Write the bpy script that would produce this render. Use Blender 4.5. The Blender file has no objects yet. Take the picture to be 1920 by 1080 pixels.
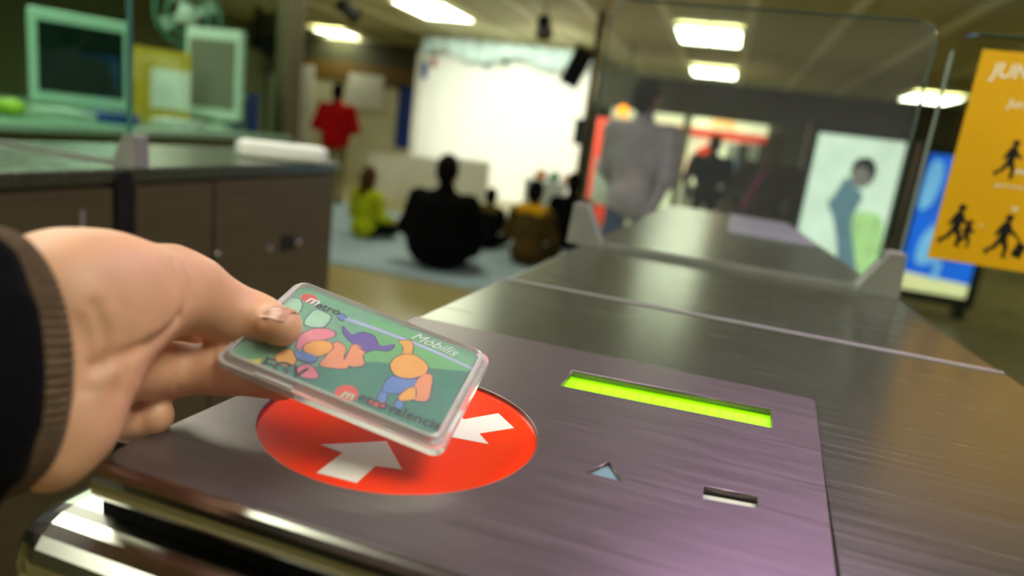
import bpy, bmesh, math, random
import numpy as np
from mathutils import Vector, Matrix, Euler

random.seed(7)
scene = bpy.context.scene
COL = scene.collection

# ------------------------------------------------------------------ camera
F_PX = 1270.0
ZT = 1.10                        # height of the turnstile tops
CAM = np.array([0.0, 0.0, ZT + 0.13])
_p, _y, _r = [math.radians(a) for a in (12.97, 15.6, 7.38)]
_f = np.array([-math.sin(_y) * math.cos(_p), math.cos(_y) * math.cos(_p), -math.sin(_p)])
_rt = np.array([math.cos(_y), math.sin(_y), 0.0])
_up = np.cross(_rt, _f)
_cx = math.cos(_r) * _rt + math.sin(_r) * _up
_cy = -math.sin(_r) * _rt + math.cos(_r) * _up
RC = np.array([_cx, _cy, -_f])
cd = bpy.data.cameras.new('camera')
cam = bpy.data.objects.new('camera', cd)
COL.objects.link(cam)
cam.matrix_world = Matrix([[_cx[0], _cy[0], -_f[0], CAM[0]], [_cx[1], _cy[1], -_f[1], CAM[1]],
                           [_cx[2], _cy[2], -_f[2], CAM[2]], [0, 0, 0, 1]])
cd.sensor_width = 36.0
cd.lens = F_PX / 1920 * 36
cd.clip_start = 0.01
cd.clip_end = 100
cd.dof.use_dof = True
cd.dof.focus_distance = 0.325
cd.dof.aperture_fstop = 4.6
scene.camera = cam

# ------------------------------------------------------------------ world, exposure
w = bpy.data.worlds.new('world')
scene.world = w
w.use_nodes = True
w.node_tree.nodes['Background'].inputs[0].default_value = (0.75, 0.85, 0.75, 1)
w.node_tree.nodes['Background'].inputs[1].default_value = 0.02
scene.view_settings.view_transform = 'Standard'
scene.view_settings.look = 'None'
scene.view_settings.gamma = 1
scene.view_settings.use_curve_mapping = False
scene.view_settings.exposure = 0.0
LAMP = 13.5                       # strength of the ceiling fluorescents


# ------------------------------------------------------------------ measuring helpers
def ray(px, py):
    return RC.T @ np.array([(px - 960) / F_PX, -(py - 540) / F_PX, -1.0])


def dep(px, py, d):              # a point at depth d
    return CAM + ray(px, py) * d


def onz(px, py, z):
    d = ray(px, py)
    return CAM + d * ((z - CAM[2]) / d[2])


def ony(px, py, y):
    d = ray(px, py)
    return CAM + d * (y / d[1])


def onx(px, py, x):
    d = ray(px, py)
    return CAM + d * (x / d[0])


# ------------------------------------------------------------------ materials
MATS = {}


def s2l(c):
    return tuple(((x / 255) / 12.92 if x / 255 <= 0.04045 else ((x / 255 + 0.055) / 1.055) ** 2.4) for x in c)


def mat(name, rgb, rough=0.5, metal=0.0, var=0.12, scale=8.0, bump=0.0, stretch=(1, 1, 1), emit=0.0, rvar=0.0,
        coat=0.0, sss=0.0, aniso=0.0):
    if name in MATS:
        return MATS[name]
    m = bpy.data.materials.new(name)
    m.use_nodes = True
    nt = m.node_tree
    b = nt.nodes['Principled BSDF']
    c = s2l(rgb)
    tc = nt.nodes.new('ShaderNodeTexCoord')
    mp = nt.nodes.new('ShaderNodeMapping')
    mp.inputs['Scale'].default_value = stretch
    nz = nt.nodes.new('ShaderNodeTexNoise')
    nz.inputs['Scale'].default_value = scale
    nz.inputs['Detail'].default_value = 4
    nt.links.new(tc.outputs['Object'], mp.inputs[0])
    nt.links.new(mp.outputs[0], nz.inputs['Vector'])
    rp = nt.nodes.new('ShaderNodeValToRGB')
    rp.color_ramp.elements[0].position = 0.3
    rp.color_ramp.elements[1].position = 0.7
    rp.color_ramp.elements[0].color = tuple(x * (1 - var) for x in c) + (1,)
    rp.color_ramp.elements[1].color = tuple(min(1, x * (1 + var)) for x in c) + (1,)
    nt.links.new(nz.outputs[0], rp.inputs[0])
    nt.links.new(rp.outputs[0], b.inputs['Base Color'])
    b.inputs['Roughness'].default_value = rough
    b.inputs['Metallic'].default_value = metal
    b.inputs['Coat Weight'].default_value = coat
    if aniso:
        b.inputs['Anisotropic'].default_value = aniso
    if sss:
        b.inputs['Subsurface Weight'].default_value = sss
        b.inputs['Subsurface Radius'].default_value = (0.006, 0.0025, 0.0015)
        b.inputs['Subsurface Scale'].default_value = 1.0
    if rvar:
        mr = nt.nodes.new('ShaderNodeMapRange')
        mr.inputs[3].default_value = max(0.02, rough - rvar)
        mr.inputs[4].default_value = min(1, rough + rvar)
        nt.links.new(nz.outputs[0], mr.inputs[0])
        nt.links.new(mr.outputs[0], b.inputs['Roughness'])
    if bump:
        bp = nt.nodes.new('ShaderNodeBump')
        bp.inputs['Strength'].default_value = bump
        bp.inputs['Distance'].default_value = 0.001
        nt.links.new(nz.outputs[0], bp.inputs['Height'])
        nt.links.new(bp.outputs[0], b.inputs['Normal'])
    if emit:
        nt.links.new(rp.outputs[0], b.inputs['Emission Color'])
        b.inputs['Emission Strength'].default_value = emit
    MATS[name] = m
    return m


def glass_mat(name, tint, gloss_rough=0.03, haze=0.0):
    m = bpy.data.materials.new(name)
    m.use_nodes = True
    nt = m.node_tree
    nt.nodes.remove(nt.nodes['Principled BSDF'])
    out = nt.nodes['Material Output']
    tr = nt.nodes.new('ShaderNodeBsdfTransparent')
    tr.inputs[0].default_value = tint + (1,)
    gl = nt.nodes.new('ShaderNodeBsdfGlossy')
    gl.inputs['Roughness'].default_value = gloss_rough
    gl.inputs[0].default_value = (0.9, 1, 0.95, 1)
    lw = nt.nodes.new('ShaderNodeLayerWeight')      # thin pane: Schlick reflectance, alike on both faces
    lw.inputs[0].default_value = 0.5
    pw = nt.nodes.new('ShaderNodeMath')
    pw.operation = 'POWER'
    pw.inputs[1].default_value = 5.0
    nt.links.new(lw.outputs['Facing'], pw.inputs[0])
    fr = nt.nodes.new('ShaderNodeMapRange')
    fr.inputs[3].default_value = 0.035
    fr.inputs[4].default_value = 0.9
    nt.links.new(pw.outputs[0], fr.inputs[0])
    mx = nt.nodes.new('ShaderNodeMixShader')
    nt.links.new(fr.outputs[0], mx.inputs[0])
    nt.links.new(tr.outputs[0], mx.inputs[1])
    nt.links.new(gl.outputs[0], mx.inputs[2])
    last = mx
    if haze:
        df = nt.nodes.new('ShaderNodeBsdfTranslucent')
        df.inputs[0].default_value = (0.8, 0.85, 0.85, 1)
        d2 = nt.nodes.new('ShaderNodeBsdfDiffuse')
        d2.inputs[0].default_value = (0.8, 0.85, 0.85, 1)
        ad = nt.nodes.new('ShaderNodeMixShader')
        nt.links.new(df.outputs[0], ad.inputs[1])
        nt.links.new(d2.outputs[0], ad.inputs[2])
        nz = nt.nodes.new('ShaderNodeTexNoise')
        nz.inputs['Scale'].default_value = 6
        mr = nt.nodes.new('ShaderNodeMapRange')
        mr.inputs[3].default_value = haze * 0.4
        mr.inputs[4].default_value = haze * 1.6
        nt.links.new(nz.outputs[0], mr.inputs[0])
        m2 = nt.nodes.new('ShaderNodeMixShader')
        nt.links.new(mr.outputs[0], m2.inputs[0])
        nt.links.new(mx.outputs[0], m2.inputs[1])
        nt.links.new(ad.outputs[0], m2.inputs[2])
        last = m2
    nt.links.new(last.outputs[0], out.inputs[0])
    MATS[name] = m
    return m


mat('steel_top', (116, 121, 106), 0.25, 0.85, 0.10, 9, 0.06, (1, 26, 1), rvar=0.07)
mat('steel_plate', (122, 112, 114), 0.33, 0.7, 0.10, 22, 0.05, (1, 14, 1), rvar=0.08)
mat('steel_side', (105, 96, 70), 0.42, 0.6, 0.10, 5, 0.02, (1, 1, 14), rvar=0.05)
mat('steel_polished', (165, 165, 158), 0.22, 1.0, 0.05, 5, 0.01, (1, 1, 1))
mat('steel_bracket', (165, 165, 160), 0.5, 0.6, 0.08, 30)
mat('plate_sheen', (160, 158, 166), 0.4, 0.5, 0.05, 8)  # bright reflection on the plain steel far plate, put into its colour
mat('rubber_black', (4, 4, 4), 0.95)
mat('plastic_black', (18, 18, 20), 0.45)
mat('plastic_white', (205, 212, 205), 0.5, var=0.04)
mat('disc_red', (248, 56, 0), 0.22, 0, 0.04, 6, coat=0.6)
mat('arrow_white', (225, 220, 215), 0.35, 0, 0.02)
mat('lcd_green', (140, 230, 0), 0.4, 0, 0.03, 30, emit=0.80)
mat('lcd_cell', (152, 236, 6), 0.4, 0, 0.03, 30, emit=0.86)
mat('recess_blue', (120, 150, 165), 0.4, 0.2, 0.05)
mat('recess_dark', (30, 34, 36), 0.5)
mat('recess_pale', (190, 192, 180), 0.5)
glass_mat('glass_teal', (0.84, 0.965, 0.92))
glass_mat('glass_clear', (0.90, 0.95, 0.92), haze=0.035)
glass_mat('glass_gate', (0.92, 0.96, 0.94))
mat('glass_edge', (60, 120, 105), 0.3, 0, 0.2, 10)
mat('glass_edge_pale', (84, 104, 94), 0.3, 0, 0.2, 10)
glass_mat('glass_booth', (0.87, 0.97, 0.92))
mat('floor_mat', (146, 133, 84), 0.30, 0, 0.10, 1.4, rvar=0.08)
mat('wall_cream', (208, 205, 165), 0.8, 0, 0.05, 1)
mat('wall_dark', (70, 70, 42), 0.8, 0, 0.15, 1)
mat('wall_olive', (110, 108, 70), 0.8, 0, 0.1, 1)
mat('wall_brown', (105, 80, 22), 0.7, 0, 0.1, 2)
mat('ceil_slat', (196, 190, 138), 0.55, 0.2, 0.12, 1.2)
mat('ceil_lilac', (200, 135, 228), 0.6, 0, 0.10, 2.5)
mat('ceil_back', (40, 40, 26), 0.9)
mat('runner', (235, 232, 195), 0.5, 0.2, 0.05)
mat('lamp_glow', (252, 255, 230), 0.5, 0, 0.0, emit=LAMP)
mat('added_violet_glow', (240, 196, 255), 0.5, 0, 0.0, emit=LAMP * 0.65)  # glow of the added lamp that tints reflections violet
mat('lamp_frame', (215, 215, 200), 0.5)
mat('backdrop_white', (246, 248, 236), 0.8, 0, 0.02, 3)
mat('panel_white', (215, 214, 196), 0.7, 0, 0.05, 2)
mat('drape_cyan', (205, 228, 220), 0.8, 0, 0.15, 3)
mat('floor_cloth', (132, 150, 154), 0.8, 0, 0.08, 3)


# ------------------------------------------------------------------ mesh helpers
def obj(name, bm, material, parent=None, smooth=False, mesh=None):
    if mesh is None:
        mesh = bpy.data.meshes.new(name)
        bmesh.ops.recalc_face_normals(bm, faces=bm.faces[:])
        bm.to_mesh(mesh)
        bm.free()
    if material and not mesh.materials:
        mesh.materials.append(MATS[material])
    o = bpy.data.objects.new(name, mesh)
    COL.objects.link(o)
    if smooth:
        for p in mesh.polygons:
            p.use_smooth = True
    if parent is not None:
        o.parent = parent
    return o


def tag(o, label=None, cat=None, group=None, kind=None):
    if label:
        o['label'] = label
    if cat:
        o['category'] = cat
    if group:
        o['group'] = group
    if kind:
        o['kind'] = kind
    return o


def empty(name, loc=(0, 0, 0), rot=(0, 0, 0), label=None, cat=None, group=None):
    o = bpy.data.objects.new(name, None)
    COL.objects.link(o)
    o.empty_display_size = 0.05
    o.location = loc
    o.rotation_euler = rot
    return tag(o, label, cat, group)


def box(bm, x0, x1, y0, y1, z0, z1, bev=0.0, seg=2):
    b2 = bmesh.new()
    vs = [b2.verts.new(p) for p in ((x0, y0, z0), (x1, y0, z0), (x1, y1, z0), (x0, y1, z0),
                                    (x0, y0, z1), (x1, y0, z1), (x1, y1, z1), (x0, y1, z1))]
    for f in ((0, 3, 2, 1), (4, 5, 6, 7), (0, 1, 5, 4), (1, 2, 6, 5), (2, 3, 7, 6), (3, 0, 4, 7)):
        b2.faces.new([vs[i] for i in f])
    if bev:
        bmesh.ops.bevel(b2, geom=b2.edges[:], offset=bev, segments=seg, profile=0.5, affect='EDGES')
    tmp = bpy.data.meshes.new('tmp')
    b2.to_mesh(tmp)
    b2.free()
    bm.from_mesh(tmp)
    bpy.data.meshes.remove(tmp)
    return bm


def bx(name, material, parent, x0, x1, y0, y1, z0, z1, bev=0.0, seg=2):
    return obj(name, box(bmesh.new(), min(x0, x1), max(x0, x1), min(y0, y1), max(y0, y1), z0, z1, bev, seg), material, parent)


def prism(name, material, parent, pts, z0, z1, bev=0.0, axis='z', seg=2):
    """polygon pts (2D) extruded; axis z: in xy plane, axis y: in xz plane (z0,z1 are then y)."""
    bm = bmesh.new()

    def P(p, h):
        return (p[0], p[1], h) if axis == 'z' else ((p[0], h, p[1]) if axis == 'y' else (h, p[0], p[1]))
    lo = [bm.verts.new(P(p, z0)) for p in pts]
    hi = [bm.verts.new(P(p, z1)) for p in pts]
    n = len(pts)
    bm.faces.new(lo[::-1])
    top = bm.faces.new(hi)
    for i in range(n):
        bm.faces.new((lo[i], lo[(i + 1) % n], hi[(i + 1) % n], hi[i]))
    if bev:
        bmesh.ops.bevel(bm, geom=list(top.edges), offset=bev, segments=seg, profile=0.5, affect='EDGES')
    return obj(name, bm, material, parent)


def rounded(pts, radii, seg=6):
    out = []
    n = len(pts)
    for i in range(n):
        p = np.array(pts[i], float)
        r = radii[i]
        if r <= 0:
            out.append(tuple(p))
            continue
        a = np.array(pts[i - 1], float) - p
        b = np.array(pts[(i + 1) % n], float) - p
        a /= np.linalg.norm(a)
        b /= np.linalg.norm(b)
        for k in range(seg + 1):
            t = k / seg
            q0 = p + a * r
            q1 = p + b * r
            out.append(tuple((1 - t) ** 2 * q0 + 2 * t * (1 - t) * p + t * t * q1))
    return out


def circle(cx, cy, rx, ry=None, n=32, a0=0.0):
    ry = rx if ry is None else ry
    return [(cx + rx * math.cos(a0 + 2 * math.pi * i / n), cy + ry * math.sin(a0 + 2 * math.pi * i / n)) for i in range(n)]


def holed(name, material, parent, outer, holes, th, z, bev=0.0):
    """flat sheet with real openings: 2D curve filled and extruded"""
    cu = bpy.data.curves.new('sheet', 'CURVE')
    cu.dimensions = '2D'
    cu.fill_mode = 'BOTH'
    cu.extrude = th / 2 - bev
    cu.bevel_depth = bev
    cu.bevel_resolution = 1
    for loop in [outer] + holes:
        sp = cu.splines.new('POLY')
        sp.points.add(len(loop) - 1)
        for q, p in zip(sp.points, loop):
            q.co = (p[0], p[1], 0, 1)
        sp.use_cyclic_u = True
    t = bpy.data.objects.new('sheet', cu)
    COL.objects.link(t)
    dg = bpy.context.evaluated_depsgraph_get()
    me = bpy.data.meshes.new_from_object(t.evaluated_get(dg))
    bpy.data.objects.remove(t)
    bpy.data.curves.remove(cu)
    me.transform(Matrix.Translation((0, 0, z - th / 2)))
    me.materials.clear()
    return obj(name, None, material, parent, mesh=me)


def lettering(name, text, material, parent, size, mtx, shear=0.0, th=0.00012, align='LEFT', fat=0.0):
    cu = bpy.data.curves.new('txt', 'FONT')
    cu.body = text
    cu.size = size
    cu.shear = shear
    cu.extrude = th
    cu.align_x = align
    cu.resolution_u = 3
    cu.offset = fat
    t = bpy.data.objects.new('txt', cu)
    COL.objects.link(t)
    dg = bpy.context.evaluated_depsgraph_get()
    me = bpy.data.meshes.new_from_object(t.evaluated_get(dg))
    bpy.data.objects.remove(t)
    bpy.data.curves.remove(cu)
    me.transform(mtx)
    me.materials.clear()
    return obj(name, None, material, parent, mesh=me)


def tube(bm, pts, radii, n=12, caps=True):
    pts = [Vector(p) for p in pts]
    if not hasattr(radii, '__len__'):
        radii = [radii] * len(pts)
    rings = []
    ref = None
    for i, p in enumerate(pts):
        d = (pts[min(i + 1, len(pts) - 1)] - pts[max(i - 1, 0)]).normalized()
        if ref is None:
            ref = d.orthogonal().normalized()
        ref = (ref - d * ref.dot(d)).normalized()
        s = d.cross(ref)
        rings.append([bm.verts.new(p + (ref * math.cos(2 * math.pi * k / n) + s * math.sin(2 * math.pi * k / n)) * radii[i])
                      for k in range(n)])
    for a, b in zip(rings[:-1], rings[1:]):
        for k in range(n):
            bm.faces.new((a[k], a[(k + 1) % n], b[(k + 1) % n], b[k]))
    if caps:
        bm.faces.new(rings[0][::-1])
        bm.faces.new(rings[-1])
    return bm


def tub(name, material, parent, pts, radii, n=12):
    return obj(name, tube(bmesh.new(), pts, radii, n), material, parent, smooth=n > 8)


def copy_tree(o, parent=None):
    c = o.copy()
    COL.objects.link(c)
    c.parent = parent
    for ch in list(o.children):
        copy_tree(ch, c)
    return c


# ---- continuous bodies: smooth union of tapered limbs and ellipsoids, skinned by surface nets
def sd_limb(P, a, b, ra, rb):
    a = np.asarray(a, float)
    b = np.asarray(b, float)
    ab = b - a
    t = np.clip(((P - a) @ ab) / max(1e-12, ab @ ab), 0, 1)
    return np.linalg.norm(P - a - t[:, None] * ab, axis=1) - (ra + (rb - ra) * t)


def sd_ell(P, c, r, R=None):
    q = P - np.asarray(c, float)
    if R is not None:
        q = q @ R
    r = np.asarray(r, float)
    k0 = np.linalg.norm(q / r, axis=1)
    k1 = np.linalg.norm(q / (r * r), axis=1)
    return k0 * (k0 - 1) / np.maximum(k1, 1e-9)


def prim_d(P, pr):
    return sd_limb(P, *pr[1:5]) if pr[0] == 'l' else sd_ell(P, *pr[1:3], *(pr[3:4] if len(pr) > 3 and isinstance(pr[3], np.ndarray) else ()))


def body_mesh(name, groups, h, cuts=(), kglob=None):
    """groups: list of (k, [prims], material). Prims inside a group blend with k, groups blend with kglob."""
    pts = []
    for k, prims, m in groups:
        for pr in prims:
            if pr[0] == 'l':
                r = max(pr[3], pr[4])
                for q in (pr[1], pr[2]):
                    pts += [np.array(q) - r, np.array(q) + r]
            else:
                r = max(pr[2])
                pts += [np.array(pr[1]) - r, np.array(pr[1]) + r]
    lo = np.min(pts, 0) - 3 * h
    hi = np.max(pts, 0) + 3 * h
    n = np.ceil((hi - lo) / h).astype(int) + 1
    ax = [lo[i] + h * np.arange(n[i]) for i in range(3)]
    G = np.stack(np.meshgrid(*ax, indexing='ij'), -1).reshape(-1, 3)

    def smin(a, b, k):
        if k <= 0:
            return np.minimum(a, b)
        q = np.clip(k - np.abs(a - b), 0, None) / k
        return np.minimum(a, b) - q * q * k * 0.25

    V = None
    for k, prims, m in groups:
        g = None
        for pr in prims:
            d = prim_d(G, pr)
            g = d if g is None else smin(g, d, k)
        V = g if V is None else smin(V, g, k if kglob is None else kglob)
    for c, d_, depth in cuts:      # creases: shallow grooves along limbs
        g = sd_limb(G, c, d_, depth, depth)
        V = np.maximum(V, -g) if False else -smin(-V, g, depth * 2)
    V = V.reshape(n)
    S = V < 0
    c = [S[i:n[0] - 1 + i, j:n[1] - 1 + j, k:n[2] - 1 + k] for i in (0, 1) for j in (0, 1) for k in (0, 1)]
    allv = np.logical_and.reduce(c)
    anyv = np.logical_or.reduce(c)
    act = anyv & ~allv
    idx = -np.ones(act.shape, int)
    cells = np.argwhere(act)
    idx[act] = np.arange(len(cells))
    acc = np.zeros((len(cells), 3))
    cnt = np.zeros(len(cells))
    I, J, K = cells.T
    cor = [(i, j, k) for i in (0, 1) for j in (0, 1) for k in (0, 1)]
    for a in range(8):
        for b in range(a + 1, 8):
            A = np.array(cor[a])
            B = np.array(cor[b])
            if np.abs(A - B).sum() != 1:
                continue
            va = V[I + A[0], J + A[1], K + A[2]]
            vb = V[I + B[0], J + B[1], K + B[2]]
            mk = (va < 0) != (vb < 0)
            t = np.where(mk, va / np.where(mk, va - vb, 1), 0)
            acc += np.where(mk[:, None], A + (B - A) * t[:, None], 0)
            cnt += mk
    verts = lo + h * (cells + acc / cnt[:, None])
    faces = []
    for axis in range(3):
        o1, o2 = [(1, 2), (2, 0), (0, 1)][axis]
        s0 = [slice(None)] * 3
        s1 = [slice(None)] * 3
        s0[axis] = slice(0, -1)
        s1[axis] = slice(1, None)
        a = S[tuple(s0)]
        b = S[tuple(s1)]
        E_ = np.argwhere(a != b)
        inside = a[tuple(E_.T)]
        e1 = np.zeros(3, int)
        e2 = np.zeros(3, int)
        e1[o1] = 1
        e2[o2] = 1
        q = [idx[tuple((E_ - d).T)] for d in (e1 + e2, e2, 0 * e1, e1)]
        q = np.stack(q, 1)
        q = np.where(inside[:, None], q, q[:, ::-1])
        faces.append(q)
    faces = np.concatenate(faces)
    me = bpy.data.meshes.new(name)
    me.from_pydata(verts.tolist(), [], faces.tolist())
    names = []
    for k, prims, m in groups:
        if m not in names:
            names.append(m)
    for m in names:
        me.materials.append(MATS[m])
    if len(names) > 1:
        ctr = verts[faces].mean(1)
        ds = np.stack([np.min([prim_d(ctr, pr) for pr in prims], 0) for k, prims, m in groups], 1)
        which = ds.argmin(1)
        lut = np.array([names.index(g[2]) for g in groups])
        me.polygons.foreach_set('material_index', lut[which])
    me.polygons.foreach_set('use_smooth', np.ones(len(faces), bool))
    me.update()
    return me


# ================================================================== THE SETTING
CZ = 2.70
X0, X1, Y0, Y1 = -9.5, 8.0, -4.0, 16.5
tag(bx('floor', 'floor_mat', None, X0, X1, Y0, Y1, -0.1, 0.0), 'olive beige polished station floor', kind='structure')
ceil = tag(bx('ceiling', 'ceil_back', None, X0, X1, Y0, Y1, CZ + 0.06, CZ + 0.2), 'slatted metal station ceiling with pale runners', kind='structure')
for nm, a in dict(wall_left=(X0 - .15, X0, Y0, Y1), wall_right=(X1, X1 + .15, Y0, Y1), wall_rear=(X0, X1, Y0 - .15, Y0)).items():
    tag(bx(nm, 'wall_olive', None, *a, 0, CZ + 0.2), kind='structure')
tag(bx('wall_back', 'wall_dark', None, X0, X1, Y1, Y1 + 0.15, 0, CZ + 0.2), kind='structure')
# ceiling slats run across, runners run along the hall
sl_l = box(bmesh.new(), X0 + .01, X1 - .01, -0.085, 0.085, 0, 0.03)
me_dark = bpy.data.meshes.new('slat')
sl_l.to_mesh(me_dark)
me_lil = me_dark.copy()
me_dark.materials.append(MATS['ceil_slat'])
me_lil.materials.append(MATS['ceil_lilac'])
yy = Y0 + 0.12
while yy < Y1 - 0.1:
    s = obj('slat', None, None, ceil, mesh=me_lil if yy < 4.3 else me_dark)
    s.location = (0, yy, CZ)
    yy += 0.21
rb = box(bmesh.new(), -0.05, 0.05, Y0 + .01, Y1 - .01, -0.02, -0.001)
me_r = bpy.data.meshes.new('runner')
rb.to_mesh(me_r)
rb.free()
me_r.materials.append(MATS['runner'])
for k in range(-10, 9):
    r_ = obj('runner', None, None, ceil, mesh=me_r)
    r_.location = (k * 0.9, 0, CZ)


def light_fixture(x, y, label, glow='lamp_glow'):
    t = empty('ceiling_light', (x, y, CZ - 0.022), label=label, cat='light', group='ceiling fluorescents')
    bm = bmesh.new()
    for a in ((-.40, .40, -.60, -.56), (-.40, .40, .56, .60), (-.40, -.37, -.56, .56), (.37, .40, -.56, .56), (-.012, .012, -.56, .56)):
        box(bm, *a, -0.04, 0)
    obj('frame', bm, 'lamp_frame', t)
    for s in (-1, 1):
        bx('diffuser', glow, t, s * .015, s * .365, -.555, .555, -0.03, -0.012)
    return t


light_fixture(-4.05, 8.9, 'twin ceiling fluorescent before the white stage backdrop')
light_fixture(-7.65, 12.6, 'twin ceiling fluorescent above the person in red sweater')
light_fixture(-0.45, 9.1, 'nearer twin ceiling fluorescent seen above the shop beam')
light_fixture(-0.45, 12.9, 'farther twin ceiling fluorescent low above the shop beam')
light_fixture(3.15, 13.6, 'ceiling fluorescent seen just beside the yellow sign')
light_fixture(0.95, 0.2, 'ceiling fluorescent straight above the turnstile with the reader')
light_fixture(-1.35, 0.25, 'ceiling fluorescent straight above the turnstile by the booth')
light_fixture(0.45, 1.75, 'added violet ceiling lamp for tinted reflections, above the passage with the gate wing', 'added_violet_glow')  # unseen lamp added for the purple reflections on the reader plate
light_fixture(-2.25, 1.9, 'ceiling fluorescent above the glass of the turnstile by the booth')
light_fixture(-2.25, 5.6, 'added out-of-view ceiling fluorescent above the edge of the pale mat')  # unseen, added to brighten the far hall
light_fixture(-5.85, 5.6, 'added out-of-view ceiling fluorescent beyond the ticket booth end')  # added out of view to lift the booth side of the hall
light_fixture(4.95, 5.6, 'added out-of-view ceiling fluorescent on the side of the advert boxes')  # added out of view to lift the advert side of the hall
light_fixture(4.95, 9.1, 'added ceiling fluorescent brightening the hall beyond the advert boxes')  # added to brighten the far end of the hall
light_fixture(-4.05, 2.6, 'ceiling fluorescent above the ticket booth counter')
light_fixture(-2.25, -2.6, 'added fill fluorescent behind the camera in the hall before the turnstile by the booth')  # unseen, added as fill from behind the camera
light_fixture(3.15, -2.6, 'added fill fluorescent behind the camera in the hall before the gate wing')  # unseen fill added behind the camera, lights the yellow sign

# ================================================================== TURNSTILES
GY = 0.872                       # plane of the glass screens


def xl(y):                       # left and right edges of a cabinet top
    return -0.190 + (y - 0.2) * 0.0525


def xr(y):
    return 0.252 - (y - 0.2) * 0.052


FRONT, BACK = 0.164, 1.76


def quad(y0, y1, dl=0.0, dr=0.0):
    return [(xl(y0) + dl, y0), (xr(y0) - dr, y0), (xr(y1) - dr, y1), (xl(y1) + dl, y1)]


def lip_profile():               # rounded front edge of the plate (y, z)
    c = (FRONT + .007, ZT - .0068)
    return [(c[0] + .0074 * math.cos(a), c[1] + .0074 * math.sin(a)) for a in [math.pi / 2 + math.pi * k / 10 for k in range(11)]]


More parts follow.
